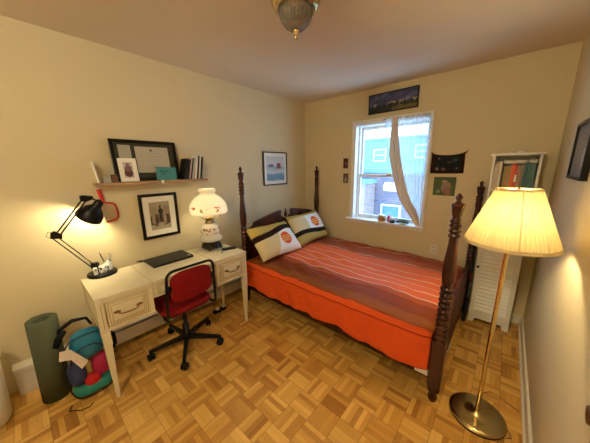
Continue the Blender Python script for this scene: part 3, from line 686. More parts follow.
# blue abstract picture
def abstract():
    m_ = mat('abstract_print', (0.4, 0.45, 0.5), 0.5); g = NG(m_); o = g.xyz(); x, z = o[0], o[2]; n = g.noise(g.tc, 7, 3)
    zz_ = g.m('ADD', z, g.m('MULTIPLY', g.m('SUBTRACT', n, 0.5), 0.12))
    col = g.ramp(g.m('ADD', g.m('MULTIPLY', zz_, 2.6), 0.5), [(0.0, (0.30, 0.45, 0.55)), (0.15, (0.10, 0.22, 0.36)), (0.32, (0.16, 0.30, 0.45)), (0.38, (0.55, 0.60, 0.62)), (0.55, (0.30, 0.36, 0.45)), (0.62, (0.58, 0.60, 0.60)), (0.9, (0.50, 0.53, 0.55))])
    col = g.mix(g.m('MULTIPLY', g.band(x, 0.02, 0.10), g.band(z, 0.0, 0.075)), col, (0.22, 0.05, 0.06))
    col = g.mix(g.m('MULTIPLY', g.band(x, -0.13, -0.04), g.band(z, 0.02, 0.06)), col, (0.12, 0.14, 0.22))
    g.col(col); return m_
frame('framed_picture', 'thin black framed blue and grey abstract hanging above the bed head', 'picture', 0, 0, 0.455, 0.445, 0.014, 0.02, LW(2.428, 1.542), M['blackframe'], abstract(), 0.045, M['paper'])

# ------------------------------------------------------------ swivel chair at the desk
t = thing('swivel_chair', 'red upholstered swivel chair with black frame tucked into the desk', 'chair', (0.48, 0.78, 0))
HX, HY = 0.492, 0.785
b = MB(); b.lathe([(0, 0.075), (0.034, 0.075), (0.036, 0.125), (0.028, 0.135), (0.028, 0.22), (0.016, 0.222), (0.016, 0.40), (0.045, 0.402), (0.045, 0.415), (0, 0.415)], (HX, HY, 0), 20)
b.build('gas_column', M['black'], t)
for k in range(5):
    a = math.radians(-102 + 72 * k); ca, sa = math.cos(a), math.sin(a); b = MB()
    mm = Matrix.Translation((HX, HY, 0)) @ Matrix.Rotation(a, 4, 'Z')
    b.hexa([mm @ Vector(p) for p in ((0.02, -0.020, 0.078), (0.300, -0.014, 0.072), (0.300, 0.014, 0.072), (0.02, 0.020, 0.078), (0.02, -0.018, 0.118), (0.300, -0.012, 0.094), (0.300, 0.012, 0.094), (0.02, 0.018, 0.118))], 0.003)
    lg = b.build('base_spoke', M['black_plastic'], t)
    b = MB(); mc = Matrix.Translation((HX + 0.288 * ca, HY + 0.290 * sa, 0.030)) @ Matrix.Rotation(a + 0.6 * (k - 2), 4, 'Z')
    for s_ in (-1, 1): b.lathe([(0, -0.008), (0.025, -0.009), (0.029, -0.005), (0.029, 0.005), (0.025, 0.009), (0, 0.008)], mtx=mc @ Matrix.Translation((0, s_ * 0.014, 0)) @ Matrix.Rotation(PI / 2, 4, 'X'), seg=18)
    b.box(-0.016, 0.016, -0.006, 0.006, -0.005, 0.030, 0.002, mtx=mc); b.lathe([(0.006, 0.02), (0.006, 0.05)], mtx=mc, seg=8)
    b.build('caster', M['black_plastic'], lg)
redf = fabric('red_upholstery', (0.21, 0.008, 0.008), 0.8, 0.2, 60)
def cushion(b, c_, hx, hy, hz, mtx=None, n=5.0, seg=36):
    mtx = mtx or Matrix()
    def f(u, v):
        a = 2 * PI * u; e = PI * (v - 0.5) * 0.999; ce, se = math.cos(e), math.sin(e)
        ca, sa = math.cos(a), math.sin(a)
        q = (abs(ca) ** n + abs(sa) ** n) ** (-1 / n)
        w_ = abs(ce) ** 0.35
        return mtx @ Vector((c_[0] + hx * ca * q * w_, c_[1] + hy * sa * q * w_, c_[2] + hz * math.copysign(abs(se) ** 0.8, se)))
    b.grid(f, seg, 14, closed_u=True)
    b.bm.verts.ensure_lookup_table(); vs = b.bm.verts[-seg * 15:]
    b._f([vs[i * 15] for i in range(seg)], True); b._f([vs[i * 15 + 14] for i in range(seg)], True)
b = MB(); cushion(b, (0.470, 0.78, 0.455), 0.210, 0.205, 0.034); b.build('seat', redf, t)
b = MB(); cushion(b, (0.465, 0.78, 0.425), 0.195, 0.195, 0.012); b.box(0.40, 0.56, 0.71, 0.85, 0.40, 0.418, 0.004); b.build('seat_shell', M['black_plastic'], t)
# back: leaning panel, local frame
tb = Matrix.Translation((0.695, 0.782, 0.45)) @ Matrix.Rotation(0.10, 4, 'Y')
b = MB(); cushion(b, (0, 0, 0), 0.128, 0.166, 0.018, mtx=tb @ Matrix.Translation((0.0, 0, 0.238)) @ Matrix.Rotation(-PI / 2, 4, 'Y'), n=4); b.build('backrest', redf, t)
b = MB(); pts = []
def rr(hw0, hw1, z0, z1, r):
    P = []
    for (cx_, cz_, a0) in ((hw1 - r, z1 - r, 0), (-(hw1 - r), z1 - r, 90)):
        for k in range(7):
            a = math.radians(a0 + 15 * k); P.append((cx_ + r * math.cos(a), cz_ + r * math.sin(a)))
    return P
top = rr(0.19, 0.185, 0, 0.385, 0.055)
loop = [(0.198, 0.02)] + top + [(-0.198, 0.02)]
pts = [tb @ Vector((0.0, y_, z_)) for (y_, z_) in loop]
pre = [Vector((0.50, 0.782 + 0.18, 0.418)), Vector((0.64, 0.782 + 0.195, 0.418)), Vector((0.685, 0.782 + 0.198, 0.430))]
post = [Vector((p.x, 2 * 0.782 - p.y, p.z)) for p in reversed(pre)]
b.tube(pre + pts + post, 0.0105, 10); b.build('back_frame', M['black'], t)
for s_ in (-1, 1): MB().box(-0.016, 0.014, s_ * 0.172 - 0.016, s_ * 0.172 + 0.016, 0.225, 0.27, 0.004, mtx=tb).build('back_clamp', M['black_plastic'], t)

# ------------------------------------------------------------ bed
PX1, PX2, PY1, PY2 = 0.3015, 2.288, 1.6154, 2.998
bed = thing('four_poster_bed', 'dark mahogany four poster bed with turned posts against the window wall', 'bed', ((PX1 + PX2) / 2, (PY1 + PY2) / 2, 0))
def post_profile(Ht):
    P = [(0, 0), (0.018, 0), (0.024, 0.008), (0.030, 0.035), (0.022, 0.058), (0.026, 0.066), (0.036, 0.085), (0.038, 0.100), (0.030, 0.122), (0.030, 0.132)]
    Q = []; z = 0.470; k = (Ht - 0.47) / (1.408 - 0.47)
    n = 10; z0, z1 = 0.475, 0.845; h = (z1 - z0) / n
    Q += [(0.034, z0 - 0.006)]
    for i in range(n):
        a = z0 + i * h
        Q += [(0.026, a), (0.034, a + h * 0.22), (0.038, a + h * 0.5), (0.034, a + h * 0.78)]
    Q += [(0.026, 0.846), (0.030, 0.856), (0.034, 0.88), (0.037, 0.92), (0.037, 0.96), (0.034, 1.01), (0.029, 1.06), (0.0245, 1.11), (0.023, 1.145)]
    for a in (1.15, 1.178, 1.210, 1.236): Q += [(0.023, a), (0.031, a + 0.008), (0.031, a + 0.016), (0.023, a + 0.024)]
    Q += [(0.020, 1.272), (0.024, 1.282), (0.029, 1.31), (0.033, 1.338), (0.034, 1.348), (0.020, 1.353), (0.011, 1.362), (0.013, 1.370), (0.017, 1.380), (0.017, 1.388), (0.010, 1.398), (0.006, 1.404), (0, 1.408)]
    return P, [(r, 0.47 + (z_ - 0.47) * k) for r, z_ in Q]
for (x, y_, Ht) in ((PX2, PY1, 1.408), (PX2, PY2, 1.408), (PX1, PY1, 1.575), (PX1, PY2, 1.575)):
    P, Q = post_profile(Ht); b = MB()
    b.lathe(P, (x, y_, 0), 24); b.box(x - 0.038, x + 0.038, y_ - 0.038, y_ + 0.038, 0.130, 0.470, 0.006); b.lathe(Q, (x, y_, 0), 28)
    b.build('bed_post', M['mahogany'], bed)
# headboard with a broken pediment
yc = (PY1 + PY2) / 2
half = [(0.655, 0.42), (0.655, 0.86), (0.56, 0.90), (0.54, 0.935)]
for k in range(9):
    u = k / 8; half.append((0.54 - u * 0.42, 0.940 + 0.080 * u ** 0.9))
for k in range(7):
    a = math.radians(75 - 30 * k); half.append((0.075 + 0.035 * math.cos(a), 0.972 + 0.040 * math.sin(a)) if k else (0.088, 1.015))
half.append((0.035, 0.90))
poly = [(yc + a, z) for a, z in half] + [(yc - a, z) for a, z in reversed(half)]
MB().prism(poly, lambda y_, z: (PX1 - 0.014, y_, z), lambda y_, z: (PX1 + 0.014, y_, z), 0.003).build('headboard', M['mahogany'], bed)
MB().lathe([(0.022, 0.88), (0.022, 0.90), (0.012, 0.915), (0.018, 0.93), (0.026, 0.955), (0.022, 0.975), (0.010, 0.99), (0.014, 1.0), (0.010, 1.015), (0.004, 1.03), (0, 1.035)], (PX1, yc, 0), 16).build('headboard_finial', M['mahogany'], bed)
def curve_board(x0, x1, z0, ze, zm, nm):
    pl = [(PY1 + 0.02, z0)]
    N = 20; pts_ = []
    for k in range(N + 1):
        u = k / N; pts_.append((PY1 + 0.02 + u * (PY2 - PY1 - 0.04), ze + (zm - ze) * math.sin(PI * u) ** 2))
    pl = [(PY1 + 0.02, z0)] + pts_ + [(PY2 - 0.02, z0)]
    MB().prism(pl, lambda y_, z: (x0, y_, z), lambda y_, z: (x1, y_, z), 0.003).build(nm, M['mahogany_matte'], bed)
curve_board(PX2 - 0.012, PX2 + 0.014, 0.17, 0.56, 0.635, 'footboard')
for y_ in (PY1, PY2):
    o = MB().box(PX1 + 0.03, PX2 - 0.03, y_ - 0.013, y_ + 0.013, 0.165, 0.305, 0.003).build('side_rail', M['mahogany'], bed)
    if y_ == PY1: MB().box(2.165, 2.245, y_ - 0.0145, y_ - 0.013, 0.178, 0.222).build('sticker', M['paper'], o)
b = MB()
for k in range(9): x = 0.42 + k * 0.215; b.box(x, x + 0.07, PY1 + 0.013, PY2 - 0.013, 0.20, 0.22)
b.build('slats', M['dark_wood'], bed)
tag(MB().box(PX1 + 0.03, PX2 - 0.04, PY1 + 0.03, PY2 + 0.02, 0.221, 0.50, 0.04).build('mattress', fabric('dark_mattress', (0.05, 0.03, 0.025))), 'thick mattress hidden under the striped bedspread', 'mattress')
# bedspread
TZ = 0.520
def prof_pt(s_):       # s_: unfolded coordinate in metres; hanging side below 1.60
    if s_ < 1.60:
        d = 1.60 - s_
        if d < 0.035: return (1.575 - 0.006 * (d / 0.035) + 0.020 * (1 - d / 0.035) ** 2, TZ - 0.008 - d)
        return (1.568 - 0.015 * min(1, (d - 0.035) / 0.2), TZ - 0.008 - d)
    if s_ < 1.66: u = (s_ - 1.60) / 0.06; return (1.595 + u * 0.065, TZ - 0.008 * (1 - u) ** 2)
    if s_ < 3.0: return (s_, TZ)
    d = s_ - 3.0; return (3.0 + 0.035 * math.sin(min(1, d / 0.06) * PI / 2), TZ - d * 0.9)
def spread(u, v):
    x = 0.345 + u * (2.245 - 0.345); s0 = 1.338 + 0.012 * math.sin(x * 5.3) + 0.006 * math.sin(x * 17); s1 = 3.12
    s_ = s0 + v * (s1 - s0)
    y_, z = prof_pt(s_)
    n = noise.noise(Vector((x * 3.1, s_ * 4.2, 1.3))); n2 = noise.noise(Vector((x * 9 + s_ * 5, s_ * 9 - x * 4, 4.1)))
    if s_ < 1.60:
        d = 1.60 - s_; y_ -= (0.009 * math.sin(x * 19 + 3 * n) + 0.005 * math.sin(x * 43 + 5 * n) + 0.016 * n) * min(1, d / 0.15) + 0.009 * n2
    else:
        z += 0.016 * n + 0.009 * n2 + 0.010 * math.exp(-((x - 0.62) / 0.25) ** 2)
        r = math.sin((x * 0.9 + s_ * 1.7) * 19 + 3 * n); z += 0.0095 * r * max(0, 1 - abs(x - 0.95) / 0.75)
        z -= 0.03 * max(0, (x - 2.17) / 0.075) ** 2
    if u > 0.97 and s_ < 1.62: y_ += 0.02 * (u - 0.97) / 0.03
    return Vector((x, y_, z))
def spread_uv(u, v):
    x = 0.345 + u * 1.9; s0 = 1.338 + 0.012 * math.sin(x * 5.3) + 0.006 * math.sin(x * 17); return (x, s0 + v * (3.12 - s0))
b = MB(); b.grid(spread, 150, 130, spread_uv)
tag(b.build('bedspread', M['bedspread'], solid=0.006), 'satin bedspread in orange and brown stripes covering the bed', 'bedspread')
# pillows
def pillow(label, loc, rot, m_, wd=0.70, ht=0.44, dp=0.16):
    t = bpy.data.objects.new('pillow', None)
    def f(sgn):
        def q(u, v):
            a, c_ = 2 * u - 1, 2 * v - 1
            pin = 1 - 0.05 * (1 - a * a) - 0; pin2 = 1 - 0.06 * (1 - c_ * c_)
            x = a * wd / 2 * (1 - 0.05 * (1 - c_ * c_)); z = c_ * ht / 2 * (1 - 0.07 * (1 - a * a))
            th = (max(0, 1 - a ** 4) ** 0.6) * (max(0, 1 - c_ ** 4) ** 0.6)
            n = noise.noise(Vector((a * 2.2 + loc[1] * 3, c_ * 2.5, sgn)))
            return Vector((x, sgn * (dp / 2 * th * (1 + 0.18 * n) + 0.0012), z + 0.004 * n))
        return q
    b = MB(); b.grid(f(-1), 30, 22); b.grid(f(1), 30, 22); bmesh.ops.remove_doubles(b.bm, verts=b.bm.verts[:], dist=0.0035)
    o = b.build('pillow', m_); o.location = loc; o.rotation_euler = rot
    return tag(o, label, 'pillow')
pillow('white and olive pillow with a brown wave, at the near side of the bed', (0.475, 1.930, 0.725), (-0.78, 0.0, PI / 2 - 0.04), pillow_mat('pillow_print', 0), 0.63, 0.44)
pillow('white pillow with orange disc at the far side of the bed by the corner', (0.455, 2.60, 0.745), (-0.62, 0.0, PI / 2 + 0.02), pillow_mat('pillow_print_b', 1), 0.68, 0.44, 0.15)

# ------------------------------------------------------------ on and by the window
t = thing('curtain_rod', 'thin white tension rod across the top of the window', 'rod', (1.32, D - 0.03, 2.09))
b = MB(); b.tube([(0.86, D - 0.032, 2.092), (1.775, D - 0.032, 2.092)], 0.006, 10); b.build('rod', M['white_paint'], t)
for xa in (0.857, 1.765): MB().box(xa, xa + 0.015, D - 0.045, D - 0.022, 2.08, 2.104, 0.002).build('rod_bracket', M['white_paint'], t)
def left_edge(z):
    pts_ = [(2.11, 1.250), (1.92, 1.291), (1.75, 1.335), (1.57, 1.377), (1.39, 1.426), (1.25, 1.472), (1.15, 1.516), (1.03, 1.600), (0.96, 1.655), (0.868, 1.715)]
    for (za, xa), (zb, xb) in zip(pts_, pts_[1:]):
        if z >= zb: return xb + (xa - xb) * (z - zb) / (za - zb)
    return pts_[-1][1]
def curt(u, v):
    z = 0.866 + v * (2.112 - 0.866); xl = left_edge(z); xr = 1.772 - 0.010 * (1 - v); x = xl + (xr - xl) * u
    gather = 0.35 + 0.65 * (1 - v)
    fold = math.sin(u * 2 * PI * 9 + 1.5 * math.sin(v * 3)) * 0.010 * (0.5 + gather * 0.8) + 0.006 * math.sin(u * 2 * PI * 3.3 + 2)
    # dense roll-over near the free edge
    return Vector((x, D - 0.040 + fold * 0.9 - 0.012 * math.exp(-((u - 0.22) / 0.10) ** 2), z))
b = MB(); b.grid(curt, 140, 40)
cur = b.build('sheer_curtain', M['curtain']); tag(cur, 'sheer white curtain swept to the right side of the window', 'curtain')
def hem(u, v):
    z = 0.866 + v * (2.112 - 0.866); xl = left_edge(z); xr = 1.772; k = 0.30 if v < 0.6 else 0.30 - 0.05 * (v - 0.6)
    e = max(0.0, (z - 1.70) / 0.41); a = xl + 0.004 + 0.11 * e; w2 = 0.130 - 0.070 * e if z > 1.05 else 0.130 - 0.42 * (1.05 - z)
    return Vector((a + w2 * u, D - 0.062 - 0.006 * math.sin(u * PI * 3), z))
MB().grid(hem, 18, 40).build('folded_edge', translucent('curtain_fold', (0.60, 0.49, 0.35), 0.08, 0.0), cur)  # dense fold; warm room light and backlit darkening are put into its tan colour
SI = WZ0 + 0.008
tinm = mat('printed_tin', (0.6, 0.4, 0.1), 0.4); g = NG(tinm); o = g.xyz(); z = o[2]
c0 = g.mix(g.band(z, 0.018, 0.060), (0.72, 0.60, 0.30), (0.20, 0.04, 0.02)); g.col(g.mix(g.m('MULTIPLY', g.band(z, 0.03, 0.048), g.m('GREATER_THAN', g.noise(g.tc, 40, 1), 0.5)), c0, (0.55, 0.30, 0.05)))
t = thing('tea_tin', 'yellow and dark red tin standing on the window sill', 'tin', (1.305, D - 0.028, SI)); MB().lathe([(0, 0), (0.046, 0), (0.048, 0.003), (0.048, 0.073), (0, 0.073)], (0, 0, 0), 24).build('body', tinm, t, local=True)
MB().lathe([(0, 0.073), (0.050, 0.073), (0.050, 0.084), (0.046, 0.087), (0, 0.087)], (0, 0, 0), 24).build('lid', mat('cream_lid', (0.72, 0.66, 0.45), 0.4), t, local=True)
tag(MB().box(1.365, 1.395, D - 0.010, D + 0.03, SI, SI + 0.082, 0.004).build('juice_box', mat('pink_card', (0.65, 0.10, 0.14), 0.5)), 'narrow pink and red carton beside the yellow tin', 'carton')
t = thing('ceramic_bowl', 'small black bowl on the window sill right of the tin', 'bowl', (1.440, D - 0.028, SI)); MB().lathe([(0, 0), (0.022, 0), (0.036, 0.012), (0.042, 0.030), (0.039, 0.030), (0.032, 0.014), (0, 0.008)], (0, 0, 0), 24).build('bowl', M['black'], t, local=True)
tag(MB().lathe([(0, 0), (0.03, 0), (0.048, 0.010), (0.046, 0.012), (0.028, 0.004), (0, 0.004)], (1.565, D - 0.025, SI), 24).build('saucer', mat('olive_saucer', (0.30, 0.32, 0.16), 0.4)), 'flat olive saucer on the sill beside the curtain', 'saucer')
t = thing('succulent', 'small trailing green plant on the window sill behind the saucer', 'plant', (1.54, D + 0.035, SI))
b = MB()
for k in range(26):
    a = random.uniform(0, 2 * PI); r = random.uniform(0.0, 0.05); b.ell((1.545 + 1.5 * r * math.cos(a), D + 0.033 + 0.45 * r * math.sin(a), SI + 0.024 + random.uniform(0, 0.016)), (0.014, 0.005, 0.003), 8, 5, Matrix.Rotation(a, 4, 'Z') @ Matrix.Rotation(-0.5, 4, 'Y'))
b.build('leaves', mat('succulent_leaf', (0.06, 0.13, 0.05), 0.5), t)
MB().box(1.475, 1.615, D + 0.008, D + 0.058, SI, SI + 0.024, 0.005).build('tray', mat('dark_tray', (0.06, 0.06, 0.06), 0.5), t)

# pictures on the window wall
def landscape():
    m_ = mat('night_landscape', (0.05, 0.06, 0.15), 0.35); g = NG(m_); o = g.xyz(); x, z = o[0], o[2]
    n = g.noise(g.mapv(g.tc, (1, 1, 2)), 9, 5, 0.65); n2 = g.noise(g.mapv(g.tc, (26, 1, 5)), 1, 3)
    sky = g.ramp(n, [(0.35, (0.02, 0.025, 0.08)), (0.52, (0.06, 0.07, 0.20)), (0.68, (0.22, 0.20, 0.34))])
    glow = g.m('MULTIPLY', g.band(z, -0.06, 0.0), g.m('GREATER_THAN', g.noise(g.tc, 12, 3), 0.52)); col = g.mix(glow, sky, (0.36, 0.30, 0.20))
    tree = g.m('LESS_THAN', z, g.m('SUBTRACT', g.m('MULTIPLY', n2, 0.16), 0.10))
    col = g.mix(tree, col, (0.018, 0.022, 0.018)); col = g.mix(g.m('MULTIPLY', g.m('LESS_THAN', z, g.m('SUBTRACT', g.m('MULTIPLY', n, 0.10), 0.105)), g.m('GREATER_THAN', x, 0.0)), col, (0.16, 0.12, 0.03))
    g.col(col); return m_
frame('landscape_painting', 'wide dark blue landscape in a thin black frame above the window', 'painting', 0, 0, 0.575, 0.222, 0.012, 0.022, BWp(1.328, 2.300), M['blackframe'], landscape(), 0.0, M['blackframe'], roll_=-0.015)
for (x, z, wd, ht, lab, bgc, sp_) in ((0.735, 1.602, 0.085, 0.145, 'small dark red photo print left of the window, upper of the pair', (0.08, 0.03, 0.03), [(0.01, 0.0, 0.025, 0.02, (0.22, 0.06, 0.06)), (0, 0.045, 0.03, 0.018, (0.03, 0.03, 0.04))]),
                                     (0.742, 1.398, 0.085, 0.140, 'small black and grey photo print left of the window, lower of the pair', (0.05, 0.04, 0.03), [(0, -0.02, 0.02, 0.035, (0.30, 0.27, 0.20)), (0.0, 0.03, 0.012, 0.014, (0.25, 0.18, 0.12))])):
    t = thing('photo_print', lab, 'photo', (x, D - 0.001, z))
    MB().box(-wd / 2, wd / 2, -0.002, 0, -ht / 2, ht / 2).build('border', mat('print_border', (0.50, 0.42, 0.32), 0.6), t, local=True)
    MB().box(-wd / 2 + 0.006, wd / 2 - 0.006, -0.0026, -0.002, -ht / 2 + 0.006, ht / 2 - 0.006).build('image', photo_mat('photo_image', bgc, sp_, 0.5), t, local=True)
# banner with pointed corners
t = thing('wall_banner', 'dark embroidered cloth banner with pointed corners right of the window', 'banner', (1.96, D - 0.006, 1.58))
def ban(u, v, off=0.0, k=1.0):
    a = (2 * u - 1) * k; c_ = (2 * v - 1) * k
    x = a * (0.155 - 0.002 * c_); sag = 0.020 * (1 - a * a)
    z = c_ * 0.105 - (sag if c_ > 0 else sag * 0.1) * abs(c_) + (0.012 * abs(a) ** 8 if c_ > 0 else 0)
    return Vector((x, off - 0.004 * math.sin(a * 5 + c_ * 2), z))
b = MB(); b.grid(lambda u, v: ban(u, v), 24, 16)
b.build('cloth', fabric('maroon_edge', (0.035, 0.009, 0.007)), t, local=True, solid=0.003)
pm = photo_mat('embroidery', (0.006, 0.009, 0.011), [(-0.09, -0.06, 0.018, 0.018, (0.16, 0.12, 0.10)), (-0.03, -0.062, 0.022, 0.018, (0.14, 0.08, 0.07)), (0.09, -0.055, 0.008, 0.008, (0.25, 0.22, 0.18)), (0.02, 0.012, 0.018, 0.010, (0.13, 0.03, 0.03)), (-0.08, 0.05, 0.012, 0.008, (0.15, 0.13, 0.12)), (0.07, 0.03, 0.03, 0.02, (0.02, 0.05, 0.06))], 0.5)
b = MB(); b.grid(lambda u, v: ban(u, v, -0.0035, 0.80), 24, 16); b.build('embroidered_panel', pm, t, local=True, solid=0.001)
b = MB(); b.tube([(-0.152, -0.002, 0.10), (-0.158, -0.004, 0.125)], [0.006, 0.003], 6).tube([(0.158, -0.002, 0.10), (0.170, -0.004, 0.130)], [0.007, 0.003], 6); b.build('corner_tie', M['mahogany'], t, local=True)
t = thing('art_print', 'unframed green print with a pale figure below the banner', 'print', (1.957, D - 0.001, 1.335))
MB().box(-0.105, 0.105, -0.0025, 0, -0.10, 0.10).build('image', photo_mat('green_print', (0.045, 0.10, 0.022), [(0.02, -0.01, 0.05, 0.06, (0.30, 0.20, 0.13)), (0.04, -0.05, 0.05, 0.045, (0.26, 0.13, 0.09)), (0.0, 0.05, 0.03, 0.02, (0.34, 0.27, 0.16)), (0.08, -0.03, 0.018, 0.05, (0.08, 0.12, 0.03)), (-0.055, -0.06, 0.02, 0.02, (0.20, 0.25, 0.18))], 0.5), t, local=True)
# picture on the right wall
frame('framed_picture', 'dark framed picture hanging on the right wall by the corner', 'picture', 0, 0, 0.39, 0.31, 0.020, 0.028, RW(2.035, 1.630), M['blackframe'],
      photo_mat('dim_photo', (0.20, 0.17, 0.12), [(0.10, -0.04, 0.05, 0.05, (0.30, 0.29, 0.25)), (0.11, 0.05, 0.03, 0.025, (0.05, 0.05, 0.05)), (-0.06, -0.1, 0.08, 0.03, (0.12, 0.10, 0.07))], 0.6), 0.0, M['paper'])
# outlets
def outlet(x, z, lab, sx_=0.035):
    t = thing('wall_outlet', lab, 'outlet', (x, D, z)); MB().box(-sx_, sx_, -0.006, 0, -0.057, 0.057, 0.002).build('plate', M['trim'], t, local=True)
    b = MB()
    for dz in (-0.022, 0.022): b.box(-0.006, -0.003, -0.0065, -0.006, dz - 0.006, dz + 0.006).box(0.003, 0.006, -0.0065, -0.006, dz - 0.006, dz + 0.006)
    b.build('slots', M['black_plastic'], t, local=True)
outlet(1.925, 0.605, 'cream double socket on the wall above the foot of the bed')

# ------------------------------------------------------------ bookcase
CX0, CX1, CY0, CY1, CH = 2.350, 2.668, 2.850, 3.068, 1.655
bc = thing('bookcase_cabinet', 'tall narrow white bookcase with a louvred door in the corner', 'bookcase', ((CX0 + CX1) / 2, CY0, 0))
b = MB(); b.box(CX0, CX0 + 0.018, CY0, CY1, 0, CH - 0.02, 0.002).box(CX1 - 0.018, CX1, CY0, CY1, 0, CH - 0.02, 0.002).box(CX0 + 0.018, CX1 - 0.018, CY1 - 0.008, CY1, 0.06, CH - 0.02)
b.box(CX0 + 0.018, CX1 - 0.018, CY0, CY1 - 0.008, 0.075, 0.093); b.build('case', M['white_paint'], bc)
MB().box(CX0 - 0.016, CX1 + 0.016, CY0 - 0.018, CY1, CH - 0.02, CH, 0.004).build('top', M['white_paint'], bc)
for z in (1.325, 1.045): MB().box(CX0 + 0.018, CX1 - 0.018, CY0 + 0.002, CY1 - 0.008, z, z + 0.016, 0.001).build('shelf', M['white_paint'], bc)
apr = [(CX0, 0.0), (CX0 + 0.045, 0.0), (CX0 + 0.055, 0.045), (CX1 - 0.055, 0.045), (CX1 - 0.045, 0.0), (CX1, 0.0), (CX1, 0.09), (CX0, 0.09)]
MB().prism(apr, lambda x, z: (x, CY0 - 0.012, z), lambda x, z: (x, CY0, z), 0.001).build('plinth', M['white_paint'], bc)
b = MB(); dz0, dz1 = 0.095, 1.040; f0, f1 = CY0 - 0.020, CY0 - 0.002
b.box(CX0 + 0.002, CX0 + 0.038, f0, f1, dz0, dz1, 0.002).box(CX1 - 0.038, CX1 - 0.002, f0, f1, dz0, dz1, 0.002).box(CX0 + 0.038, CX1 - 0.038, f0, f1, dz0, dz0 + 0.045).box(CX0 + 0.038, CX1 - 0.038, f0, f1, dz1 - 0.045, dz1)
n = 22
for k in range(n):
    z = dz0 + 0.045 + (dz1 - dz0 - 0.09) * (k + 0.5) / n
    b.hexa([(CX0 + 0.036, f0 + 0.001, z - 0.022), (CX1 - 0.036, f0 + 0.001, z - 0.022), (CX1 - 0.036, f1 - 0.001, z + 0.008), (CX0 + 0.036, f1 - 0.001, z + 0.008),
            (CX0 + 0.036, f0 + 0.001, z - 0.014), (CX1 - 0.036, f0 + 0.001, z - 0.014), (CX1 - 0.036, f1 - 0.001, z + 0.014), (CX0 + 0.036, f1 - 0.001, z + 0.014)])
dr = b.build('louvred_door', M['white_paint'], bc)
b = MB(); b.lathe([(0, 0), (0.006, 0), (0.006, 0.012), (0.012, 0.018), (0.012, 0.024), (0, 0.028)], mtx=Matrix.Translation((CX0 + 0.020, f0, 0.60)) @ Matrix.Rotation(PI / 2, 4, 'X'), seg=16); b.build('knob', M['black'], dr)
# books in it
ux = CX0 + 0.020
row = [(0.016, 0.225, (0.62, 0.58, 0.50), 'white book first from the left on the top shelf of the bookcase'),
       (0.014, 0.235, (0.58, 0.52, 0.42), 'cream book second from the left on the top shelf of the bookcase'),
       (0.018, 0.245, (0.66, 0.62, 0.54), 'tall white book third from the left in the bookcase'),
       (0.012, 0.195, (0.04, 0.02, 0.02), 'low dark book beside the tall white one in the bookcase'),
       (0.016, 0.205, (0.28, 0.27, 0.07), 'olive green book on the top shelf of the bookcase'),
       (0.013, 0.205, (0.50, 0.18, 0.04), 'brownish orange book between the olive and green ones in the bookcase'),
       (0.013, 0.210, (0.25, 0.33, 0.10), 'light green book on the top shelf of the bookcase'),
       (0.024, 0.225, (0.72, 0.13, 0.03), 'wide bright orange book on the top shelf of the bookcase'),
       (0.020, 0.215, (0.60, 0.08, 0.03), 'red orange book with a pale spine patch in the bookcase'),
       (0.018, 0.210, (0.38, 0.26, 0.17), 'tan book, left of the two tan ones in the bookcase'),
       (0.013, 0.212, (0.30, 0.20, 0.14), 'brownish tan book, right of the two tan ones in the bookcase'),
       (0.022, 0.225, (0.03, 0.12, 0.13), 'wide dark teal book, leftmost of the teal ones in the bookcase'),
       (0.020, 0.228, (0.04, 0.15, 0.15), 'teal book in the middle of the teal ones in the bookcase'),
       (0.024, 0.230, (0.05, 0.17, 0.15), 'greenish teal book, rightmost of the teal ones in the bookcase')]
for th, ht, c_, lab in row:
    ux += th / 2 + 0.0008
    t = book('book', lab, th, 0.15, ht, (ux, CY0 + 0.022, 1.3412), 0.0, 0.0, cov(c_), 'books on the top shelf of the bookcase')
    if 'pale spine' in lab: MB().box(-th / 2 + 0.003, th / 2 - 0.003, -0.0008, 0, 0.07, 0.13).build('spine_patch', M['paper'], t, local=True)
    ux += th / 2 + 0.0008
def flat_book(lab, x0, x1, z, h, c_):
    t = thing('book', lab, 'book', ((x0 + x1) / 2, CY0 + 0.03, z), group='books on the top shelf of the bookcase')
    b = MB(); b.box(x0, x1, CY0 + 0.028, CY0 + 0.16, z, z + 0.0025).box(x0, x1, CY0 + 0.028, CY0 + 0.16, z + h - 0.0025, z + h).box(x0, x1, CY0 + 0.028, CY0 + 0.031, z + 0.0025, z + h - 0.0025)
    b.build('cover', cov(c_), t); MB().box(x0 + 0.002, x1 - 0.002, CY0 + 0.031, CY0 + 0.157, z + 0.0025, z + h - 0.0025).build('pages', M['paper'], t)
flat_book('long white book lying flat on top of the orange and green books', 2.432, 2.566, 1.5685, 0.026, (0.66, 0.62, 0.55))
flat_book('short pale book lying flat on top of the teal books', 2.592, 2.645, 1.5725, 0.026, (0.50, 0.48, 0.36))
ux = CX0 + 0.022
for th, ht, c_, lab in ((0.022, 0.21, (0.05, 0.02, 0.02), 'dark brown book, leftmost on the second shelf of the bookcase'), (0.02, 0.20, (0.16, 0.03, 0.025), 'dark red book, second on the lower open shelf of the bookcase'), (0.025, 0.22, (0.04, 0.03, 0.03), 'black book behind the lamp shade on the lower open shelf'), (0.02, 0.21, (0.30, 0.22, 0.12), 'tan book behind the lamp shade on the lower open shelf')):
    ux += th / 2 + 0.001; book('book', lab, th, 0.15, ht, (ux, CY0 + 0.022, 1.0612), 0, 0, cov(c_), 'books on the lower open shelf'); ux += th / 2 + 0.001
t = thing('plastic_box', 'small clear box with a white label on top of the bookcase', 'box', (2.52, 2.93, CH)); MB().box(2.475, 2.555, 2.90, 2.96, CH + 0.001, CH + 0.018, 0.002).build('body', M['clear'], t)
MB().box(2.505, 2.545, 2.8985, 2.8998, CH + 0.003, CH + 0.016).build('label_strip', M['paper'], t)
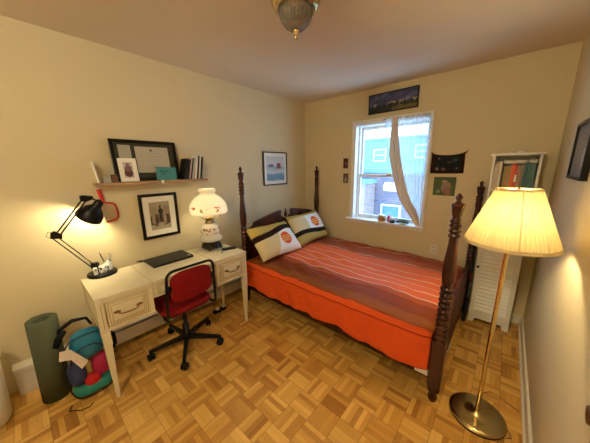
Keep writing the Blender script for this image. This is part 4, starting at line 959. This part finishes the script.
b = MB(); b.tube([(2.40, 2.90, CH + 0.003), (2.43, 2.893, CH + 0.003), (2.46, 2.90, CH + 0.003), (2.472, 2.91, CH + 0.003)], 0.0022, 6)
tag(b.build('white_cable', M['white_plastic']), 'thin white cable lying on top of the bookcase', 'cable')

# folded black bag between bed foot and bookcase
t = thing('folded_bag', 'tall folded black bag leaning between the bed foot and the bookcase', 'bag', (2.336, 2.93, 0))
def bagf(u, v):
    a = 2 * PI * u; z = 0.0 + v * 0.80; k = 1 - 0.35 * v; nn = 0.003 * math.sin(5 * a + v * 17)
    return Vector((2.322 + (0.017 * k + nn * .4) * math.cos(a) , 2.80 + 0.03 * v + (0.030 * k + nn) * math.sin(a), z + 0.001))
b = MB(); b.grid(bagf, 24, 30, closed_u=True); b._f([x for x in b.bm.verts if abs(x.co.z - 0.801) < 1e-5]); b.build('body', fabric('black_nylon', (0.015, 0.014, 0.014), 0.6), t)
b = MB(); b.ell((2.326, 2.762, 0.50), (0.012, 0.008, 0.035), 12, 8); b.build('red_tag', fabric('red_tag_cloth', (0.22, 0.015, 0.012)), t)
b = MB(); b.tube([(2.330, 2.765, 0.44), (2.332, 2.756, 0.40), (2.327, 2.757, 0.38), (2.332, 2.756, 0.34), (2.327, 2.757, 0.28)], 0.0035, 6); b.build('strap', mat('grey_strap', (0.22, 0.20, 0.18), 0.6), t)

# sneaker beside the near foot post
t = thing('sneaker', 'black, white and orange sneaker on the floor behind the foot post', 'shoe', (2.238, 2.18, 0), rot=(0, 0, 1.45))
def shoe(u, v, hz=1.0, pad=0.0):
    a = 2 * PI * u; x = 0.14 * math.cos(a); y_ = 0.047 * math.sin(a) * (1 - 0.12 * math.cos(a)); k = v
    top_ = 0.085 if x < -0.02 else 0.085 - 0.045 * (x + 0.02) / 0.16
    s2 = math.cos(k * PI / 2) ** 0.45 if k < 1 else 0.0
    return Vector((x * (0.35 + 0.65 * s2) - 0.03 * k, y_ * (0.25 + 0.75 * s2), 0.024 + k * (top_ - 0.02)))
b = MB(); b.grid(lambda u, v: shoe(u, v), 28, 10, closed_u=True); b.build('upper', fabric('orange_knit', (0.60, 0.10, 0.03)), t, local=True)
b = MB()
for z0, z1, m_, nm in ((0.001, 0.010, M['black_plastic'], 'outsole'), (0.010, 0.028, M['white_plastic'], 'midsole')):
    b = MB(); b.lathe([(0, z0), (1, z0), (1.02, (z0 + z1) / 2), (1, z1), (0, z1)], mtx=Matrix.Diagonal((0.145, 0.051, 1, 1)), seg=28); b.build(nm, m_, t, local=True)

# ------------------------------------------------------------ floor lamp
FX, FY = 2.527, 1.684
t = thing('floor_lamp', 'lit brass floor lamp with pleated cream shade by the bed foot', 'lamp', (FX, FY, 0))
b = MB(); b.lathe([(0, 0.004), (0.140, 0.004), (0.148, 0.008), (0.150, 0.014), (0.145, 0.020), (0.130, 0.024), (0.075, 0.028), (0.020, 0.032), (0.014, 0.040), (0, 0.040)], (FX, FY, 0), 56); b.build('base', mat('worn_brass', (0.50, 0.40, 0.20), 0.22, 1.0), t)
MB().lathe([(0.146, 0.0), (0.149, 0.0), (0.149, 0.006), (0.146, 0.006)], (FX, FY, 0), 48).build('felt_pad', M['dark_metal'], t)
b = MB(); b.lathe([(0.010, 0.038), (0.0115, 0.045), (0.0115, 0.60), (0.0125, 0.602), (0.0125, 0.612), (0.0115, 0.614), (0.0115, 1.16), (0.018, 1.165), (0.020, 1.18), (0.012, 1.19), (0.016, 1.20), (0.018, 1.24), (0, 1.242)], (FX, FY, 0), 20); b.build('pole', M['brass'], t)
b = MB(); N = 240
def plw(k, z): return 0.0036 * (1 if k % 4 in (0, 1) else -1) * min(1, (z - 1.140) * 40, (1.442 - z) * 60)
b.lathe([(0.198 + (0.090 - 0.198) * (k / 14) ** 0.97, 1.152 + 0.284 * k / 14) for k in range(15)], (FX, FY, 0), N, wob=plw, smooth=False)
sh = b.build('lamp_shade', M['shade'], t)
b = MB(); an = -1.38; b.tube([(FX + r * math.cos(an), FY + r * math.sin(an), z) for r, z in ((0.2015, 1.15), (0.1480, 1.292), (0.0930, 1.436))], 0.0018, 6); b.build('seam', M['shade'], sh)
b = MB(); b.lathe([(0.2005, 1.146), (0.2020, 1.150), (0.1990, 1.164), (0.1975, 1.164), (0.1980, 1.146)], (FX, FY, 0), 72); b.build('trim_band', M['shade_trim'], sh)
b = MB(); b.lathe([(0.0925, 1.428), (0.0905, 1.440), (0.0885, 1.440), (0.0900, 1.428)], (FX, FY, 0), 60); b.build('trim_band', M['shade_trim'], sh)
b = MB()
for k in range(3):
    a = k * 2 * PI / 3 + 0.5; b.tube([(FX, FY, 1.425), (FX + 0.089 * math.cos(a), FY + 0.089 * math.sin(a), 1.434)], 0.0018, 6)
b.tube([(FX + 0.02, FY, 1.242), (FX + 0.034, FY, 1.30), (FX + 0.03, FY, 1.38), (FX, FY, 1.425), (FX - 0.03, FY, 1.38), (FX - 0.034, FY, 1.30), (FX - 0.02, FY, 1.242)], 0.0018, 6)
b.lathe([(0, 1.424), (0.006, 1.424), (0.008, 1.436), (0.004, 1.444), (0, 1.448)], (FX, FY, 0), 12); b.build('harp', M['brass'], t)
MB().lathe([(0, 1.242), (0.012, 1.245), (0.016, 1.262), (0.029, 1.295), (0.029, 1.315), (0.018, 1.338), (0, 1.345)], (FX, FY, 0), 18).build('light_bulb', glow('floor_bulb', P_FLOOR, 0.0135, WARM), t)
b = MB(); b.tube([(2.535, 1.83, 0.006), (2.548, 1.90, 0.005), (2.585, 1.945, 0.004), (2.64, 1.93, 0.004), (2.70, 1.90, 0.004), (2.735, 1.88, 0.006)], 0.0028, 6)
b.tube([(2.672, 1.70, 0.006), (2.69, 1.675, 0.005), (2.695, 1.64, 0.005), (2.672, 1.625, 0.006)], 0.0028, 6)
b.build('power_cord', M['antique'], t)

# ------------------------------------------------------------ ceiling light
KX, KY = 1.527, 1.12
t = thing('ceiling_light', 'unlit brass ceiling light with ribbed glass bowl', 'lamp', (KX, KY, H))
b = MB(); b.lathe([(0, H), (0.138, H), (0.145, H - 0.012), (0.136, H - 0.045), (0.134, H - 0.08), (0.126, H - 0.105), (0.112, H - 0.128), (0.090, H - 0.136), (0.087, H - 0.130), (0.10, H - 0.10), (0.10, H - 0.03), (0, H - 0.03)], (KX, KY, 0), 48); b.build('canopy', M['brass'], t)
ribm = mat('ribbed_glass', (0.75, 0.70, 0.62), 0.10, 0.0, Transmission_Weight=0.85, IOR=1.35)
b = MB(); gp = [(0.083, H - 0.11), (0.085, H - 0.135), (0.082, H - 0.160), (0.072, H - 0.185), (0.055, H - 0.206), (0.034, H - 0.220), (0.014, H - 0.227)]
b.lathe(gp, (KX, KY, 0), 96, wob=lambda k, z: 0.0028 * (1 if k % 4 < 2 else -1)); b.build('glass_bowl', ribm, t, solid=0.003)
MB().lathe([(0, H - 0.215), (0.016, H - 0.222), (0.018, H - 0.230), (0.008, H - 0.236), (0.006, H - 0.245), (0.008, H - 0.250), (0.004, H - 0.268), (0, H - 0.270)], (KX, KY, 0), 16).build('finial', M['brass'], t)

# unseen globe lamp added behind the camera to lift the room's overall brightness
t = thing('fill_globe', 'added fill light, an unseen white globe on the ceiling behind the camera', 'lamp', (2.0, -0.75, H))
MB().lathe([(0, 0), (0.09, 0), (0.09, -0.03), (0, -0.03)], (2.0, -0.75, H), 24).build('canopy', M['brass'], t)
MB().ell((2.0, -0.75, H - 0.16), (0.14, 0.14, 0.135), 28, 16).build('globe', glow('fill_globe_glow', P_FILL, 0.24, (1.0, 0.88, 0.62)), t)

# ------------------------------------------------------------ floor things at the left
t = thing('yoga_mat', 'rolled grey green yoga mat standing on end beside the heater', 'mat', (0.262, -0.055, 0), rot=(-0.029, 0.0, 0))
matm = fabric('mat_foam', (0.085, 0.10, 0.065), 0.9, 0.08, 80)
b = MB(); turns, r0, r1 = 4.6, 0.036, 0.074; N = 170; th = 0.0080
def sp_(k): a = 2 * PI * turns * k / N; return (r0 + (r1 - r0) * k / N), a
vi, vo = [], []
outline = []
for k in range(N + 1):
    r, a = sp_(k); outline.append((r, a))
g_ = [[b.bm.verts.new(((r + dr_) * math.cos(a), (r + dr_) * math.sin(a), z)) for (dr_, z) in ((0, 0.001), (th, 0.001), (th, 0.595), (0, 0.595))] for r, a in outline]
for A2, B2 in zip(g_, g_[1:]):
    for k in range(4): b._f([A2[k], B2[k], B2[(k + 1) % 4], A2[(k + 1) % 4]], k in (1, 3))
b._f(g_[0]); b._f(list(reversed(g_[-1]))); b.build('rolled_sheet', matm, t, local=True)

t = thing('clear_backpack', 'clear backpack packed with blue, magenta and teal things beside the desk leg', 'backpack', (0.40, 0.13, 0))
BC = Vector((0.40, 0.135, 0))
def sup(c_, r, n, b, seg=24, rings=12, tw=None):
    def f(u, v):
        a = 2 * PI * u; e = PI * (v - 0.5); ca, sa, ce, se = math.cos(a), math.sin(a), math.cos(e), math.sin(e)
        pw = lambda q: math.copysign(abs(q) ** (2 / n), q)
        p = Vector((r[0] * pw(ca) * abs(ce) ** (2 / n), r[1] * pw(sa) * abs(ce) ** (2 / n), r[2] * pw(se)))
        p *= 1 + 0.05 * noise.noise(p * 14 + Vector(c_) * 9)
        return Vector(c_) + p
    b.grid(f, seg, rings, closed_u=True)
b = MB(); sup((0.405, 0.142, 0.245), (0.090, 0.126, 0.245), 3.2, b, 40, 20); b.build('clear_shell', M['clear'], t)
b = MB()
loopP = [(0.40 + 0.098, 0.135 + 0.125 * math.cos(a) * (1 if math.sin(a) > 0 else 1.02), 0.245 + 0.235 * math.sin(a)) for a in [2 * PI * k / 40 for k in range(40)]]
b.tube([(0.475, 0.135 + 0.128 * math.copysign(abs(math.cos(a)) ** 0.6, math.cos(a)), 0.245 + 0.235 * math.copysign(abs(math.sin(a)) ** 0.6, math.sin(a))) for a in [2 * PI * k / 48 for k in range(48)]], 0.004, 6, closed=True)
b.tube([(0.497, 0.135 + 0.095 * math.cos(a), 0.31 + 0.10 * math.sin(a)) for a in [PI * k / 16 for k in range(17)]], 0.003, 6)
b.build('piping', M['black_plastic'], t)
b = MB(); b.tube([(0.33, 0.02, 0.42), (0.32, 0.03, 0.50), (0.34, 0.10, 0.545), (0.36, 0.17, 0.54), (0.38, 0.19, 0.49)], [0.010, 0.014, 0.013, 0.010, 0.008], 8)
b.tube([(0.362, -0.005, 0.41), (0.362, 0.015, 0.46), (0.36, 0.05, 0.50)], [0.018, 0.020, 0.016], 8)
b.tube([(0.42, 0.255, 0.42), (0.47, 0.285, 0.40), (0.48, 0.285, 0.33), (0.45, 0.275, 0.28)], [0.010, 0.013, 0.012, 0.010], 8)
b.build('strap', fabric('black_webbing', (0.012, 0.012, 0.012)), t)
def stuffed(nm, lab, cat, c_, r, col, n=2.3, rough=0.6):
    b = MB(); sup(c_, r, n, b); return tag(b.build(nm, fabric(nm + '_cloth', col, rough, 0.2, 25)), lab, cat)
stuffed('blue_ball', 'blue rounded bundle in the top of the clear backpack', 'bundle', (0.405, 0.150, 0.378), (0.078, 0.100, 0.102), (0.015, 0.20, 0.38), 2.4, 0.4)
stuffed('magenta_cloth', 'magenta cloth in the right side of the clear backpack', 'cloth', (0.410, 0.195, 0.190), (0.072, 0.058, 0.085), (0.40, 0.015, 0.08))
stuffed('red_pouch', 'small red pouch low in the clear backpack', 'pouch', (0.450, 0.130, 0.120), (0.032, 0.046, 0.044), (0.55, 0.012, 0.02))
stuffed('navy_cloth', 'navy crumpled cloth in the left side of the clear backpack', 'cloth', (0.415, 0.060, 0.190), (0.068, 0.052, 0.085), (0.03, 0.045, 0.13))
stuffed('teal_cloth', 'teal folded cloth at the bottom of the clear backpack', 'cloth', (0.400, 0.135, 0.055), (0.080, 0.115, 0.045), (0.03, 0.26, 0.22), 3)
t = thing('paper_leaflet', 'white folded leaflet sticking out of the clear backpack', 'paper', (0.50, 0.04, 0.36))
b = MB(); b.hexa([(0.508, -0.008, 0.385), (0.518, 0.045, 0.372), (0.5195, 0.045, 0.372), (0.5095, -0.008, 0.385), (0.500, 0.004, 0.445), (0.510, 0.055, 0.435), (0.5115, 0.055, 0.435), (0.5015, 0.004, 0.445)])
b.hexa([(0.518, 0.045, 0.372), (0.520, 0.085, 0.275), (0.5215, 0.085, 0.275), (0.5195, 0.045, 0.372), (0.510, 0.055, 0.435), (0.516, 0.125, 0.310), (0.5175, 0.125, 0.310), (0.5115, 0.055, 0.435)])
b.build('sheet', mat('leaflet_paper', (0.62, 0.56, 0.50), 0.8), t)
b = MB(); b.tube([(0.46, 0.0, 0.004), (0.50, -0.02, 0.004), (0.52, 0.01, 0.004), (0.55, 0.03, 0.004), (0.56, 0.08, 0.004), (0.54, 0.10, 0.004)], 0.003, 6)
tag(b.build('black_cord', M['black_plastic']), 'short black cord curling on the floor in front of the backpack', 'cord')
t = thing('laundry_bin', 'pale rounded bin at the left edge of the picture', 'bin', (0.235, -0.395, 0))
b = MB(); b.lathe([(0, 0.0), (0.10, 0.0), (0.125, 0.012), (0.135, 0.035), (0.150, 0.45), (0.146, 0.45), (0.130, 0.04), (0, 0.01)], (0.235, -0.395, 0), 40); b.build('body', M['white_plastic'], t)
b = MB(); b.lathe([(0.150, 0.44), (0.158, 0.445), (0.158, 0.458), (0.146, 0.458), (0.144, 0.44)], (0.235, -0.395, 0), 40); b.build('rim', M['white_plastic'], t)

# cables and small things on the floor under the desk's right end
b = MB(); b.tube([(0.10, 1.30, 0.10), (0.14, 1.31, 0.02), (0.20, 1.28, 0.006), (0.30, 1.24, 0.005), (0.38, 1.16, 0.005), (0.36, 1.08, 0.005), (0.28, 1.02, 0.005), (0.22, 1.06, 0.005)], 0.0032, 6)
tag(b.build('brown_cord', M['antique']), 'brown cord looping over the floor below the right drawer', 'cord')
t = thing('power_strip', 'black power strip with white plugs on the floor under the right drawer', 'power strip', (0.24, 1.27, 0))
MB().box(0.215, 0.265, 1.19, 1.34, 0.0005, 0.028, 0.005).build('body', M['black_plastic'], t)
for y_ in (1.24, 1.32): MB().box(0.224, 0.256, y_ - 0.016, y_ + 0.016, 0.028, 0.056, 0.004).build('plug', M['white_plastic'], t)
